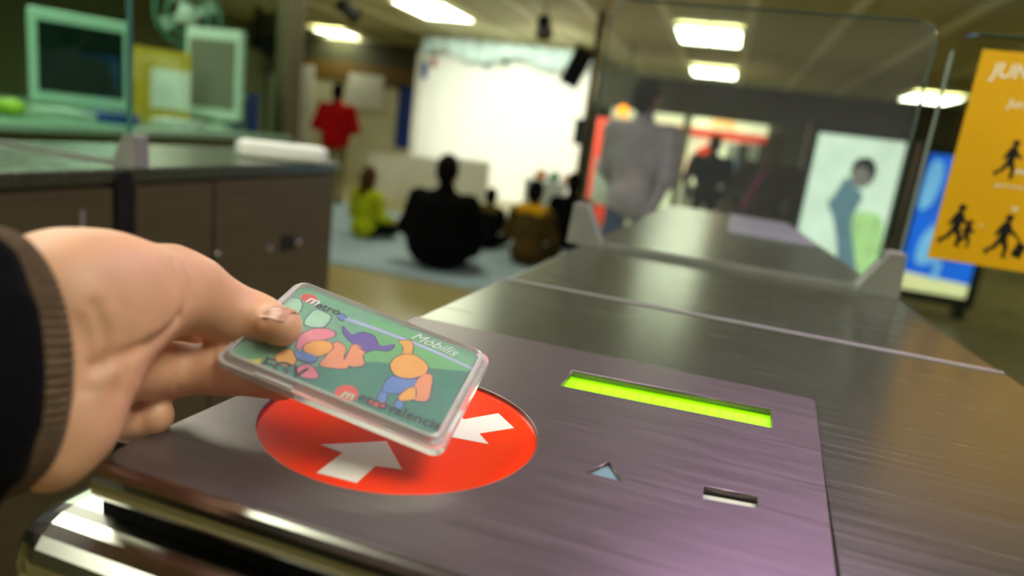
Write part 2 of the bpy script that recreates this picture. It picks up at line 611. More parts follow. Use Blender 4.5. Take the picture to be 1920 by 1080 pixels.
def make_turnstile(label, full=True, BACK=BACK):
    t = empty('turnstile', (0, 0, 0), label=label, cat='turnstile')
    prism('body', 'steel_side', t, quad(FRONT + .035, BACK - .02, .012, .012), 0.0, ZT - .022)
    prism('plinth', 'plastic_black', t, quad(FRONT + .05, BACK - .03, .010, .010), 0.0, 0.08)
    # top covers, with a joint between them; the front one is cut out around the reader plate
    SE = 0.577
    prism('top_cover', 'steel_top', t, [(.0575, FRONT + .002), (xr(FRONT) - .02, FRONT + .002), (xr(FRONT), FRONT + .022), (xr(SE), SE), (xl(SE), SE), (xl(.409), .4095), (.0768, .4135)],
          ZT - .022, ZT - .0012, bev=.0012, seg=2)
    prism('joint_strip', 'steel_bracket', t, [(xl(SE) + .002, SE + .0003), (xr(SE) - .002, SE + .0003), (xr(SE) - .002, SE + .0055), (xl(SE) + .002, SE + .0055)],
          ZT - .02, ZT - .0004)
    prism('top_cover', 'steel_top', t, rounded(quad(SE + .006, BACK), [0, 0, .03, .03]), ZT - .022, ZT - .0012, bev=.004, seg=3)
    # reader plate with its openings
    outer = rounded([(-.1895, FRONT + .006), (.056, FRONT + .006), (.0755, .411), (xl(.407) + .001, .407)], [.012, .004, .004, .002])
    disc = circle(-.113, .2545, .0605, .0605, 64)
    lcd = [(-.0615, .3405), (.0485, .3490), (.0500, .3785), (-.0610, .3695)]
    tri = [(-.0225, .2675), (-.0305, .2515), (-.0145, .2520)]
    slot = [(.016, .2550), (.0375, .2590), (.0380, .2700), (.0162, .2668)]
    th = .0040
    pl = holed('reader_plate', 'steel_plate', t, outer, [disc, lcd, tri, slot], th, ZT + .0006, bev=.0004)
    prism('plate_lip', 'steel_polished', t, lip_profile(), -.186, .056, axis='x')
    prism('plate_backing', 'plastic_black', t, [(-.184, FRONT + .012), (.055, FRONT + .012), (.072, .405), (xl(.4) + .006, .403)], ZT - .022, ZT - .0075)
    d = prism('contact_disc', 'disc_red', t, circle(-.113, .2545, .0612, None, 64), ZT - .0075, ZT - .0014)
    arA = [(-.1215, .2015), (-.1055, .2025), (-.1055, .2170), (-.0955, .2195), (-.1115, .2375), (-.1325, .2210), (-.1215, .2195)]
    prism('arrow', 'arrow_white', d, arA, ZT - .0014, ZT - .0012)
    prism('arrow', 'arrow_white', d, [(-.0800, .2910), (-.0685, .2795), (-.0805, .2655), (-.0735, .2580), (-.0960, .2545), (-.0985, .2790), (-.0915, .2755)],
          ZT - .0014, ZT - .0012)
    # mirrored third arrow on the hidden far left of the disc
    prism('arrow', 'arrow_white', d, [(-.150, .298), (-.161, .287), (-.150, .275), (-.157, .268), (-.134, .264), (-.131, .287), (-.138, .284)],
          ZT - .0014, ZT - .0012)
    # display: a window sunk under the plate with its backlit cells
    c = empty_mesh_frame('display_well', 'recess_dark', t, circle(-.006, .36, .066, .028, 24), ZT - .0066, .0009)
    li = [(-.0640, .3360), (.0510, .3449), (.0525, .3800), (-.0635, .3715)]
    sc = prism('display', 'lcd_green', t, li, ZT - .0066, ZT - .0040)
    a0, a1, b1, b0 = [np.array(p) for p in li]
    for k in range(16):
        u0, u1 = (k + .08) / 16, (k + .92) / 16
        q = [a0 + (a1 - a0) * u + ((b0 + (b1 - b0) * u) - (a0 + (a1 - a0) * u)) * v for u, v in ((u0, .2), (u1, .2), (u1, .85), (u0, .85))]
        prism('character_cell', 'lcd_cell', sc, q, ZT - .0040, ZT - .0039)
    prism('arrow_window', 'recess_blue', t, circle(-.0225, .258, .012, None, 20), ZT - .0075, ZT - .0011)
    prism('indicator_window', 'recess_dark', t, circle(.027, .263, .016, .011, 24), ZT - .0075, ZT - .0062)
    prism('indicator_label', 'recess_pale', t, [(.012, .252), (.041, .257), (.041, .2685), (.012, .2640)], ZT - .0062, ZT - .0024)
    # far end: the plate for the other direction
    full and prism('far_plate', 'plate_sheen', t, [(.03, 1.30), (xr(1.3) - .01, 1.285), (xr(1.68) - .01, 1.66), (.04, 1.70)], ZT - .0012, ZT + .004, bev=.002)
    # front nose: polished rounded bumper under a shadow gap
    prism('gap_shade', 'rubber_black', t, quad(FRONT + .006, FRONT + .04, .004, .004), ZT - .024, ZT - .0130)  # black strip stands in for the shade in the gap
    bx('bumper', 'steel_polished', t, -.218, .27, .1515, .215, ZT - .34, ZT - .0205, bev=.018, seg=6)
    # side panels
    for s, xf in ((-1, xl), (1, xr)):
        for a, b in ((.24, .815), (.860, 1.045), (1.052, BACK - .04)):
            e = s * .010
            prism('side_panel', 'steel_side', t, [(xf(a) - s * .012, a), (xf(a), a), (xf(b), b), (xf(b) - s * .012, b)], 0.09, ZT - .03, bev=0)
        y = GY - .04
        prism('gate_slot', 'rubber_black', t, rounded([(y - .012, .09), (y + .018, .09), (y + .018, ZT - .004), (y - .012, ZT - .004)], [0, 0, .014, .014]),
              xf(y) - s * .01, xf(y) + s * .004, axis='x')
        for yb, zb in ((.785, .985), (1.06, .93)):
            p = np.array([xf(yb), yb, zb])
            tub('bolt', 'steel_polished', t, [p - (s * .002, 0, 0), p + (s * .004, 0, 0), p + (s * .006, 0, 0)], [.008, .008, .004], 12)
        bm = bmesh.new()
        box(bm, xf(.76) - .0, xf(.76) + s * .002, .755, .762, .93, ZT - .06)
        obj('seam_trim', bm, 'steel_bracket', t)
        lk = bx('lock_recess', 'plastic_black', t, xf(1.3) - .001, xf(1.3) + s * .0015, 1.27, 1.325, .905, .94)
        for dy in (-.062, .046):
            p = np.array([xf(1.3), 1.30 + dy, .915])
            tub('rivet', 'steel_polished', t, [p - (s * .002, 0, 0), p + (s * .003, 0, 0), p + (s * .005, 0, 0)], [.010, .010, .005], 12)
    # glass screen standing across the top, with its two metal brackets
    L, R_ = xl(GY) - .008, xr(GY) - .024
    gl = rounded([(L, ZT - .001), (R_, ZT - .001), (R_, ZT + .30), (L, ZT + .30)], [0, 0, .018, .018])
    screen = prism('glass_screen', 'glass_teal' if not full else 'glass_clear', t, gl, GY - .005, GY + .005, axis='y')
    ed = []
    bm = bmesh.new()
    for s, X in ((-1, L), (1, R_)):
        box(bm, min(X, X + s * .0012), max(X, X + s * .0012), GY - .005, GY + .005, ZT, ZT + .282)
    box(bm, L + .018, R_ - .018, GY - .005, GY + .005, ZT + .30, ZT + .3012)
    obj('polished_edge', bm, 'glass_edge_pale' if full else 'glass_edge', screen)
    for s, X in ((-1, L + .004), (1, R_ + .010)):
        prism('bracket', 'steel_bracket', t, [(X + s * .016, ZT - .001), (X - s * .032, ZT - .001), (X - s * .028, ZT + .006), (X - s * .004, ZT + .050), (X + s * .013, ZT + .050)][::s],
              GY - .016, GY + .014, axis='y')
    bx('clamp_rail', 'steel_bracket', t, L, R_, GY - .008, GY - .0052, ZT - .001, ZT + .006)
    return t


def empty_mesh_frame(name, material, parent, poly, z, drop):
    return prism(name, material, parent, poly, z - drop, z)


ts = make_turnstile('steel turnstile with red contact disc, green display and reader plate under the held card')
ts2 = make_turnstile('steel turnstile with teal glass screen before the ticket booth', full=False, BACK=1.54)
ts2.location = (-1.093, 0.0, 0)

# gate wing in the passage to the right, with the yellow sign on it
gate = empty('gate_wing', (0.25, 0.95, 0), label='clear glass gate wing with rounded corner carrying the yellow sign', cat='gate')
gp = rounded([(-.018, .15), (.30, .15), (.30, 1.405), (-.018, 1.405)], [.02, .02, .02, .02])
g_ = prism('glass_pane', 'glass_gate', gate, gp, -.006, .006, axis='y')
bm = bmesh.new()
box(bm, -.0195, -.018, -.006, .006, .17, 1.385)
box(bm, .002, .28, -.006, .006, 1.405, 1.4065)
obj('polished_edge', bm, 'glass_edge_pale', g_)
bx('base_bar', 'plastic_black', gate, .0, .30, -.02, .02, .0, .16)
mat('sign_yellow', (240, 180, 0), 0.45, 0, 0.03, 3)
mat('sign_ink', (14, 12, 8), 0.5)
mat('sign_white', (240, 236, 215), 0.5)
SY = 0.9435
a_ = ony(1835, 92, SY)
b_ = ony(1745, 485, SY)
sx0 = (a_[0] + b_[0]) / 2
sign = tag(bx('sign', 'sign_yellow', None, sx0, sx0 + .22, SY - .0005, SY + .0005, b_[2] + .001, a_[2]),
           'yellow passage sign with white heading and black walking figures', 'sign')


def on_sign(px, py):
    p = ony(px, py, SY)
    return (p[0], p[2])


def walker(parent, cx, base, h, kind):
    """flat walking figure, cx/base/h in sign coordinates; one silhouette with head, body, arms, two legs"""
    g = lambda pts: [(cx + x * h, base + z * h) for x, z in pts]
    fig = g([(-.05, .84), (.07, .84), (.14, .68), (.25, .58), (.22, .52), (.10, .59), (.09, .44), (.16, .24), (.14, .04), (.22, .0), (.06, .0),
             (.07, .22), (-.01, .34), (-.08, .20), (-.24, .08), (-.22, .0), (-.34, .10), (-.30, .14), (-.17, .25), (-.09, .44), (-.08, .58), (-.15, .47), (-.19, .52), (-.12, .70)])
    f = prism('walking_figure', 'sign_ink', parent, fig, SY - .0008, SY - .0005, axis='y')
    prism('head', 'sign_ink', f, g(circle(.03, .93, .085, None, 16)), SY - .0008, SY - .0005, axis='y')
    if kind == 'trolley':
        prism('trolley', 'sign_ink', f, g([(.24, .10), (.44, .02), (.52, .34), (.33, .42)]), SY - .0008, SY - .0005, axis='y')
        prism('trolley_handle', 'sign_ink', f, g([(.22, .56), (.26, .57), (.40, .40), (.36, .38)]), SY - .0008, SY - .0005, axis='y')
    return f


def fig_at(px, py_top, px_b, py_bot, kind):
    t_ = on_sign(px, py_top)
    b2 = on_sign(px_b, py_bot)
    walker(sign, (t_[0] + b2[0]) / 2 + .001, b2[1], (t_[1] - b2[1]) * 1.0, kind)


fig_at(1900, 263, 1886, 334, 'adult')
fig_at(1798, 383, 1785, 461, 'adult')
fig_at(1815, 412, 1806, 463, 'child')
fig_at(1886, 402, 1872, 482, 'trolley')
MX = Matrix(((1, 0, 0, 0), (0, 0, -1, SY - .0006), (0, 1, 0, 0), (0, 0, 0, 1)))
for txt, px, py, sz in (('JUNT', 1857, 143, .022), ('Jun', 1888, 200, .013)):
    p = on_sign(px, py)
    lettering('lettering', txt, 'sign_white', sign, sz, Matrix.Translation((p[0], 0, p[1])) @ MX, shear=.12, fat=sz * .02)
for px, py, wd, hh in ((1868, 345, .030, .0015), (1904, 318, .02, .004), (1898, 388, .006, .004), (1866, 346, .004, .003), (1838, 420, .002, .003)):
    p = on_sign(px, py)
    bx('print_mark', 'sign_white', sign, p[0], p[0] + wd, SY - .0008, SY - .0005, p[1] - hh, p[1])

# ================================================================== CARD IN ITS CASE
CW, CH, CT, CI = .094, .0616, .0071, .0035
CPOS = (-.1233, .2336, ZT + .0368)
CROT = (0.3403, 0.2068, 0.1214)
mcase = bpy.data.materials.new('case_plastic')
mcase.use_nodes = True
_nt = mcase.node_tree
_b = _nt.nodes['Principled BSDF']
_b.inputs['Base Color'].default_value = (1, 0.98, 1, 1)
_b.inputs['Roughness'].default_value = 0.07
_b.inputs['IOR'].default_value = 1.35
_b.inputs['Transmission Weight'].default_value = 0.70
MATS['case_plastic'] = mcase
glass_mat('case_film', (0.97, 0.97, 0.98), 0.08, haze=0.10)
case = empty('card_case', CPOS, CROT, label='clear plastic card case held between thumb and fingers over the red disc', cat='card case')


def rrect(w_, h_, r, n=5):
    out = []
    for cx_, cy_, a0 in ((w_ / 2 - r, h_ / 2 - r, 0), (-w_ / 2 + r, h_ / 2 - r, 90), (-w_ / 2 + r, -h_ / 2 + r, 180), (w_ / 2 - r, -h_ / 2 + r, 270)):
        for k in range(n + 1):
            a = math.radians(a0 + 90 * k / n)
            out.append((cx_ + r * math.cos(a), cy_ + r * math.sin(a)))
    return out


def loft(name, material, parent, sections, hollow=None):
    """closed stack of outlines (list of (outline, z)); outlines share their point count"""
    bm = bmesh.new()
    rings = [[bm.verts.new((p[0], p[1], z)) for p in o] for o, z in sections]
    n = len(rings[0])
    for a, b in zip(rings[:-1], rings[1:]):
        for k in range(n):
            bm.faces.new((a[k], a[(k + 1) % n], b[(k + 1) % n], b[k]))
    if hollow:
        for k in range(n):
            a, b = rings[-1], rings[0]
            bm.faces.new((a[k], a[(k + 1) % n], b[(k + 1) % n], b[k]))
    else:
        bm.faces.new(rings[0][::-1])
        bm.faces.new(rings[-1])
    return obj(name, bm, material, parent)


# tray: frame with inner ledge; lid: frame of lesser size; thin clear window on top
IN = rrect(.0855, .0545, .003)
loft('tray_rim', 'case_plastic', case, [(IN, -CT + .001), (rrect(CW - .001, CH - .001, .005), -CT), (rrect(CW, CH, .005), -CT + .0008), (rrect(CW - .0008, CH - .0008, .005), -.0036), (IN, -.0036)], hollow=True)
loft('lid_rim', 'case_plastic', case, [(IN, -.0033), (rrect(CW - 2 * CI + .003, CH - 2 * CI + .003, .004), -.0033), (rrect(CW - 2 * CI + .001, CH - 2 * CI + .001, .004), -.0007),
                                       (rrect(CW - 2 * CI - .001, CH - 2 * CI - .001, .004), 0), (rrect(.0845, .0535, .003), -.0002), (IN, -.001)], hollow=True)
loft('lid_window', 'case_film', case, [(IN, -.0012), (IN, -.0006)])
loft('tray_floor', 'case_film', case, [(IN, -CT + .0008), (IN, -CT + .0014)])
bx('latch', 'case_plastic', case, .0424, .0442, -.008, .004, -.0032, -.0004, bev=.0003)
bx('latch', 'case_plastic', case, -.030, -.014, -.0300, -.0285, -.0052, -.0026, bev=.0003)

mat('print_green', (112, 172, 140), 0.45, 0, 0.10, 260)
mat('print_lime', (105, 178, 112), 0.45, 0, 0.05, 160)
mat('print_teal', (52, 128, 110), 0.45, 0, 0.12, 260)
mat('print_pale', (172, 214, 186), 0.45, 0, 0.05, 200)
mat('print_orange', (240, 168, 70), 0.45, 0, 0.04, 200)
mat('print_peach', (238, 148, 105), 0.45, 0, 0.05, 200)
mat('print_pink', (232, 130, 150), 0.45, 0, 0.05, 200)
mat('print_purple', (104, 74, 168), 0.45, 0, 0.06, 200)
mat('print_blue', (92, 132, 200), 0.45, 0, 0.06, 200)
mat('print_navy', (50, 44, 100), 0.45, 0, 0.06, 200)
mat('print_rail', (176, 184, 224), 0.45, 0, 0.04, 200)
mat('print_red', (226, 70, 62), 0.45, 0, 0.04, 200)
mat('print_ink', (22, 40, 44), 0.45)
mat('print_white', (238, 240, 238), 0.45)
mat('print_yellow', (228, 205, 40), 0.45)
KW, KH = .0845, .0535
card = empty('travel_card', CPOS, CROT, label='green printed travel card with red logos lying inside the clear case', cat='card')
KZ = -.0022
loft('card_body', 'print_green', card, [(rrect(KW, KH, .003), KZ - .0008), (rrect(KW, KH, .003), KZ)])


def on_card(px, py):
    Rm = Euler(CROT).to_matrix()
    o = Vector(CPOS) + Rm @ Vector((0, 0, KZ))
    n = Rm @ Vector((0, 0, 1))
    d = Vector(ray(px, py))
    c = Vector(CAM)
    t = (o - c).dot(n) / d.dot(n)
    q = Rm.transposed() @ (c + d * t - Vector(CPOS))
    return (q.x, q.y)


_lv = [0]


def ink(name, material, pts, raw=False, lift=1):
    q = pts if raw else [on_card(*p) for p in pts]
    q = [(max(-KW / 2 + .0003, min(KW / 2 - .0003, x)), max(-KH / 2 + .0003, min(KH / 2 - .0003, y))) for x, y in q]
    z = KZ + .00004 * lift
    return prism(name, material, card, q, KZ, z)


def smooth_loop(pts, n=5):
    P = [np.array(p, float) for p in pts]
    out = []
    m = len(P)
    for i in range(m):
        p0, p1, p2, p3 = P[i - 1], P[i], P[(i + 1) % m], P[(i + 2) % m]
        for k in range(n):
            t = k / n
            out.append(tuple(.5 * (2 * p1 + (p2 - p0) * t + (2 * p0 - 5 * p1 + 4 * p2 - p3) * t * t + (3 * p1 - p0 - 3 * p2 + p3) * t ** 3)))
    return out


def outlined(name, material, pts, lift=3, grow=.0005):
    q = [on_card(*p) for p in smooth_loop(pts)]
    c = np.mean(q, 0)
    g = [tuple(c + (np.array(p) - c) * (1 + grow / max(.001, np.linalg.norm(np.array(p) - c)))) for p in q]
    ink('print_outline', 'print_navy', g, raw=True, lift=lift - 1)
    return ink(name, material, q, raw=True, lift=lift)


# ground areas of the print
ink('print_ground', 'print_lime', [(640, 655), (700, 600), (760, 618), (880, 680), (872, 735), (690, 680)], lift=1)
ink('print_ground', 'print_teal', [(560, 690), (700, 678), (800, 690), (890, 700), (815, 830), (620, 760), (440, 690), (450, 680)], lift=2)
ink('print_ground', 'print_yellow', [(455, 682), (490, 672), (478, 695)], lift=3)
# windows, grab rail
outlined('printed_window', 'print_pale', [(527, 562), (558, 560), (566, 574), (553, 592), (520, 600), (506, 585)], 3)
outlined('printed_window', 'print_pale', [(590, 582), (612, 588), (620, 596), (606, 613), (580, 612), (571, 604)], 3)
outlined('printed_rail', 'print_rail', [(640, 592), (700, 612), (800, 650), (887, 690), (884, 694), (800, 656), (700, 619), (640, 598)], 3, .0004)
outlined('printed_knob', 'print_blue', [(634, 594), (641, 589), (649, 595), (641, 601)], 4)
# plain rounded colour shapes in place of the cartoon figures
outlined('printed_shape', 'print_pink', [(562, 632), (585, 618), (618, 618), (628, 630), (600, 640), (575, 650), (556, 655)], 4)
outlined('printed_shape', 'print_orange', [(570, 650), (590, 640), (618, 642), (622, 655), (600, 668), (575, 664)], 5)
outlined('printed_shape', 'print_orange', [(516, 668), (540, 655), (556, 668), (548, 685), (526, 684)], 4)
outlined('printed_shape', 'print_blue', [(553, 660), (580, 664), (594, 672), (584, 680), (560, 674)], 6)
outlined('printed_shape', 'print_peach', [(612, 668), (628, 642), (648, 652), (644, 672), (652, 690), (620, 690), (600, 684)], 4)
outlined('printed_shape', 'print_peach', [(652, 664), (664, 646), (684, 656), (680, 670), (682, 684), (662, 688), (646, 680)], 4)
outlined('printed_shape', 'print_pink', [(558, 690), (575, 684), (590, 692), (596, 708), (580, 710), (562, 704)], 4)
outlined('printed_shape', 'print_purple', [(644, 612), (660, 628), (680, 624), (700, 630), (712, 648), (738, 646), (728, 658), (700, 656), (684, 660), (662, 644), (646, 628)], 4)
outlined('printed_shape', 'print_orange', [(748, 640), (770, 640), (774, 652), (768, 672), (755, 672), (756, 652)], 5)
outlined('printed_shape', 'print_orange', [(732, 684), (748, 668), (775, 666), (800, 684), (798, 700), (770, 710), (742, 704)], 6)
outlined('printed_shape', 'print_blue', [(728, 710), (746, 706), (780, 712), (776, 732), (752, 738), (718, 734)], 4)
outlined('printed_shape', 'print_peach', [(782, 714), (796, 702), (810, 706), (808, 728), (802, 750), (782, 752), (772, 742)], 5)
outlined('printed_shape', 'print_orange', [(764, 730), (778, 728), (776, 748), (752, 752), (748, 744)], 6)
outlined('printed_shape', 'print_blue', [(714, 736), (726, 740), (720, 756), (708, 752)], 5)
outlined('printed_shape', 'print_blue', [(744, 752), (756, 754), (752, 768), (740, 766)], 5)
outlined('printed_shape', 'print_red', [(690, 752), (722, 756), (720, 764), (694, 760)], 5)
# logos and wording
q = on_card(580, 560)
ink('logo_disc', 'print_red', circle(q[0], q[1], .0036, .0030, 20), raw=True, lift=3)
q2 = on_card(650, 738)
ink('logo_disc', 'print_red', circle(q2[0], q2[1], .0043, .0043, 24), raw=True, lift=3)


def word(txt, px0, py0, px1, py1, material, scale, shear=0.0, lift=8, fat=.018):
    a, b = np.array(on_card(px0, py0)), np.array(on_card(px1, py1))
    an = math.atan2(*(b - a)[::-1])
    M = Matrix.Translation((a[0], a[1], KZ + .00004 * lift)) @ Matrix.Rotation(an, 4, 'Z')
    return lettering('lettering', txt, material, card, scale, M, shear, th=.00002, fat=scale * fat)


word('m', 571, 566, 600, 577, 'print_white', .0075, .2)
word('etro', 589, 576, 625, 589, 'print_ink', .0064, .0)
word('Mòbilis', 768, 634, 858, 672, 'print_white', .0072, .45, fat=.0)
word('FGV', 483, 690, 560, 712, 'print_ink', .0095, .0)
word('m', 637, 744, 670, 754, 'print_pale', .0062, .2)
word('etrovalencia', 668, 750, 800, 800, 'print_ink', .0068, .0)

# ================================================================== THE HAND THAT HOLDS THE CARD
mat('skin', (208, 158, 126), 0.5, 0, 0.08, 60, bump=0.25, sss=0.25)
mat('nail', (240, 190, 170), 0.28, 0, 0.03, 60, coat=0.3)
mat('cuff_knit', (92, 74, 54), 0.95, 0, 0.25, 300, bump=0.5)
mat('sleeve_cloth', (7, 8, 12), 0.95, 0, 0.2, 200).node_tree.nodes['Principled BSDF'].inputs['Specular IOR Level'].default_value = 0.1
person = empty('person', (-.30, -.10, 1.0), label='outstretched left hand in a dark jacket with ribbed brown cuff holding the card', cat='person')
PINV = Matrix.Translation((.30, .10, -1.0))
Rc = Euler(CROT).to_matrix()
card_n = np.array(Rc @ Vector((0, 0, 1)))
card_o = np.array(CPOS)


def under(px, py, r, extra=0.0):   # a finger node that supports the case from below
    d = ray(px, py)
    t = ((card_o - CAM) @ card_n - (CT + r + extra)) / (d @ card_n)
    return CAM + d * t


def over(px, py, r):
    d = ray(px, py)
    t = ((card_o - CAM) @ card_n + r) / (d @ card_n)
    return CAM + d * t


def chain(nodes):
    return [('l', nodes[i][0], nodes[i + 1][0], nodes[i][1], nodes[i + 1][1]) for i in range(len(nodes) - 1)]


thumb = chain([(dep(205, 562, .226), .0205), (dep(318, 546, .252), .0152), (dep(366, 552, .260), .0108), (dep(438, 593, .272), .0102), (dep(485, 605, .281), .0088),
               (over(529, 612, .0068), .0076)])
thenar = chain([(dep(30, 610, .214), .0195), (dep(120, 568, .213), .0208), (dep(205, 562, .226), .0203)])
palm = chain([(dep(20, 700, .216), .018), (dep(120, 640, .215), .019), (dep(200, 640, .245), .016)])
heel = chain([(dep(130, 640, .214), .0205), (dep(125, 720, .209), .0160), (dep(110, 808, .203), .0118), (dep(93, 866, .199), .0078)])
heel2 = chain([(dep(10, 760, .214), .018), (dep(110, 800, .204), .0118)])
index = chain([(dep(215, 600, .262), .0130), (under(325, 606, .0098, .006), .0100), (under(400, 620, .0090, .001), .0090), (under(505, 655, .0078), .0078)])
middle = chain([(dep(190, 690, .238), .0135), (under(325, 693, .0104, .003), .0104), (under(425, 692, .0098), .0098), (under(530, 712, .0080), .0082)])
ring = chain([(dep(150, 735, .228), .0110), (dep(208, 786, .252), .0076), (dep(250, 790, .262), .0078), (dep(288, 780, .262), .0074)])
pinky = chain([(dep(135, 790, .216), .0095), (dep(150, 828, .226), .0060), (dep(158, 838, .232), .0052)])
CREASES = [([(338, 598), (318, 622), (290, 644), (250, 660), (215, 672), (178, 688)], .0016, .0026), ([(176, 575), (192, 610), (200, 650), (192, 690)], .0011, .0022), ([(150, 600), (166, 640), (172, 690), (165, 730)], .0009, .0022), ([(326, 490), (344, 530), (350, 565), (340, 592)], .0009, .0018),
           ([(348, 500), (362, 530), (364, 560)], .0006, .0014), ([(330, 652), (336, 690), (330, 732)], .0006, .0014), ([(398, 655), (402, 690), (398, 726)], .0005, .0013), ([(240, 672), (236, 705), (224, 735)], .0010, .0020),
           ([(492, 585), (500, 610), (496, 645)], .0004, .0013), ([(215, 540), (240, 590), (236, 640)], .0004, .0040)]
hm = body_mesh('hand', [(.010, thumb + thenar + palm + heel + heel2, 'skin'), (.0035, index, 'skin'), (.0035, middle, 'skin'), (.003, ring, 'skin'), (.003, pinky, 'skin')], .0012, kglob=.004)
from mathutils.bvhtree import BVHTree
bv = BVHTree.FromPolygons([v.co for v in hm.vertices], [tuple(p.vertices) for p in hm.polygons])
co = np.array([v.co for v in hm.vertices])
no = np.array([v.normal for v in hm.vertices])
off = np.zeros(len(co))
for line, dp_, wd_ in CREASES:
    best = np.full(len(co), 9.0)
    for (xa_, ya_), (xb_, yb_) in zip(line[:-1], line[1:]):
        for k in range(9):
            d_ = ray(xa_ + (xb_ - xa_) * k / 8, ya_ + (yb_ - ya_) * k / 8)
            h_ = bv.ray_cast(Vector(CAM), Vector(d_).normalized())
            if h_[0] is not None:
                best = np.minimum(best, np.linalg.norm(co - np.array(h_[0]), axis=1))
    off += dp_ * np.exp(-(best / wd_) ** 2)
hm.vertices.foreach_set('co', (co - no * off[:, None]).ravel())
hm.update()
hm.transform(PINV)
hand = obj('hand', None, None, person, mesh=hm)


def nail(c, up, fwd, w_, l_):
    """curved plate: c centre, up normal, fwd towards the tip"""
    up = Vector(up).normalized()
    fwd = Vector(fwd)
    fwd = (fwd - up * fwd.dot(up)).normalized()
    sd = fwd.cross(up)
    bm = bmesh.new()
    N, M_ = 8, 8
    g = []
    for i in range(N + 1):
        row = []
        for j in range(M_ + 1):
            u = -1 + 2 * i / N
            v = -1 + 2 * j / M_
            ww = w_ / 2 * (1 - .18 * max(0, -v) ** 2 - .25 * max(0, v) ** 4)
            p = Vector(c) + sd * (u * ww) + fwd * (v * l_ / 2) + up * (-.0022 * u * u - .0008 * v * v)
            row.append(bm.verts.new(p))
        g.append(row)
    for i in range(N):
        for j in range(M_):
            bm.faces.new((g[i][j], g[i + 1][j], g[i + 1][j + 1], g[i][j + 1]))
    r = bmesh.ops.solidify(bm, geom=bm.faces[:], thickness=.0006)
    bmesh.ops.transform(bm, matrix=PINV, verts=bm.verts[:])
    return obj('nail', bm, 'nail', hand, smooth=True)


tip = over(529, 612, .0068)
ip = dep(438, 593, .272)
fw = np.array(tip) - ip
upn = card_n * .80 + np.array(_up) * .35 - fw / np.linalg.norm(fw) * .0
nu = upn - fw * (upn @ fw) / (fw @ fw)
nu /= np.linalg.norm(nu)
nail(tip - fw / np.linalg.norm(fw) * .0005 + nu * .0076, nu, fw, .0112, .0120)
rt_ = dep(288, 780, .262)
nail(rt_ + np.array(_rt) * .0052 + np.array([0, -.0035, .0022]), np.array(_rt) * .8 + np.array([0, -.5, .35]), np.array([0.25, -.2, -.8]), .0085, .0080)

# knitted cuff and sleeve around the forearm
cc = dep(0, 684, .1925)
ax_ = Vector(RC.T @ np.array([.30, -.02, -.95])).normalized()      # along the forearm, towards the hand
vup = Vector(_up) * math.cos(.06) + Vector(_rt) * .06
vup = (vup - ax_ * vup.dot(ax_)).normalized()
vsd = ax_.cross(vup)


def ring_pts(c, ru, rs, n, ribs=0, amp=0.0, tilt=0.0):
    out = []
    for k in range(n):
        a = 2 * math.pi * k / n
        m = 1 + amp * math.cos(a * ribs) if ribs else 1
        out.append(Vector(c) + vup * (ru * m * math.cos(a)) + vsd * (rs * m * math.sin(a)) + ax_ * (tilt * math.cos(a)))
    return out


def sleeve_mesh(rings):
    bm = bmesh.new()
    R2 = [[bm.verts.new(p) for p in r] for r in rings]
    n = len(R2[0])
    for a, b in zip(R2[:-1], R2[1:]):
        for k in range(n):
            bm.faces.new((a[k], a[(k + 1) % n], b[(k + 1) % n], b[k]))
    bmesh.ops.transform(bm, matrix=PINV, verts=bm.verts[:])
    return bm


RU, RS = .0385, .0275
NR = 630
cv = Vector(cc)
secs = []
for d_, g, am in ((-.004, .90, .0), (.0, .92, .006), (.0015, .96, .014), (.0005, .99, .022), (-.004, 1.0, .022), (-.012, 1.0, .022), (-.022, 1.0, .022), (-.034, .99, .022), (-.046, .98, .012)):
    secs.append(ring_pts(cv + ax_ * d_, RU * g, RS * g, NR, 90, am, -.004))
obj('cuff', sleeve_mesh(secs), 'cuff_knit', person, smooth=True)
secs = []
back = cv - ax_ * .36
for t_, g in ((0, .99), (-.012, 1.04), (.0, 1.10), (.04, 1.18), (.10, 1.20), (.25, 1.3), (.5, 1.5), (1.0, 1.8)):
    c = (cv - ax_ * .0125).lerp(back, t_)
    rr = ring_pts(c, RU * 1.0 * g, RS * 1.0 * g, 96, 0, 0, -.004)
    secs.append([p + Vector((0, 0, .0012 * math.sin(i * .9 + t_ * 40))) for i, p in enumerate(rr)])
obj('sleeve', sleeve_mesh(secs), 'sleeve_cloth', person, smooth=True)

# ================================================================== PEOPLE IN THE HALL
for n_, c_ in dict(cloth_red=(150, 10, 14), cloth_black=(4, 4, 4), cloth_lime=(150, 160, 20), cloth_mustard=(190, 140, 20), cloth_brown=(70, 55, 22),
                   cloth_olive=(70, 62, 22), cloth_lilac=(165, 158, 168), cloth_jeans=(45, 80, 110), cloth_navy=(14, 24, 22), cloth_taupe=(52, 44, 26),
                   cloth_grey=(60, 58, 56), cloth_khaki=(110, 100, 60), hair_dark=(14, 11, 8), hair_brown=(60, 42, 12), hair_mustard=(80, 60, 14), shoe_dark=(14, 13, 12), magenta=(150, 40, 110)).items():
    mat(n_, c_, 0.95, 0, 0.12, 14).node_tree.nodes['Principled BSDF'].inputs['Specular IOR Level'].default_value = 0.1
mat('skin_far', (190, 138, 108), 0.6, 0, 0.05, 20)


def place(me, base, yaw, s):
    me.transform(Matrix.Translation(base) @ Matrix.Rotation(yaw, 4, 'Z') @ Matrix.Scale(s, 4))


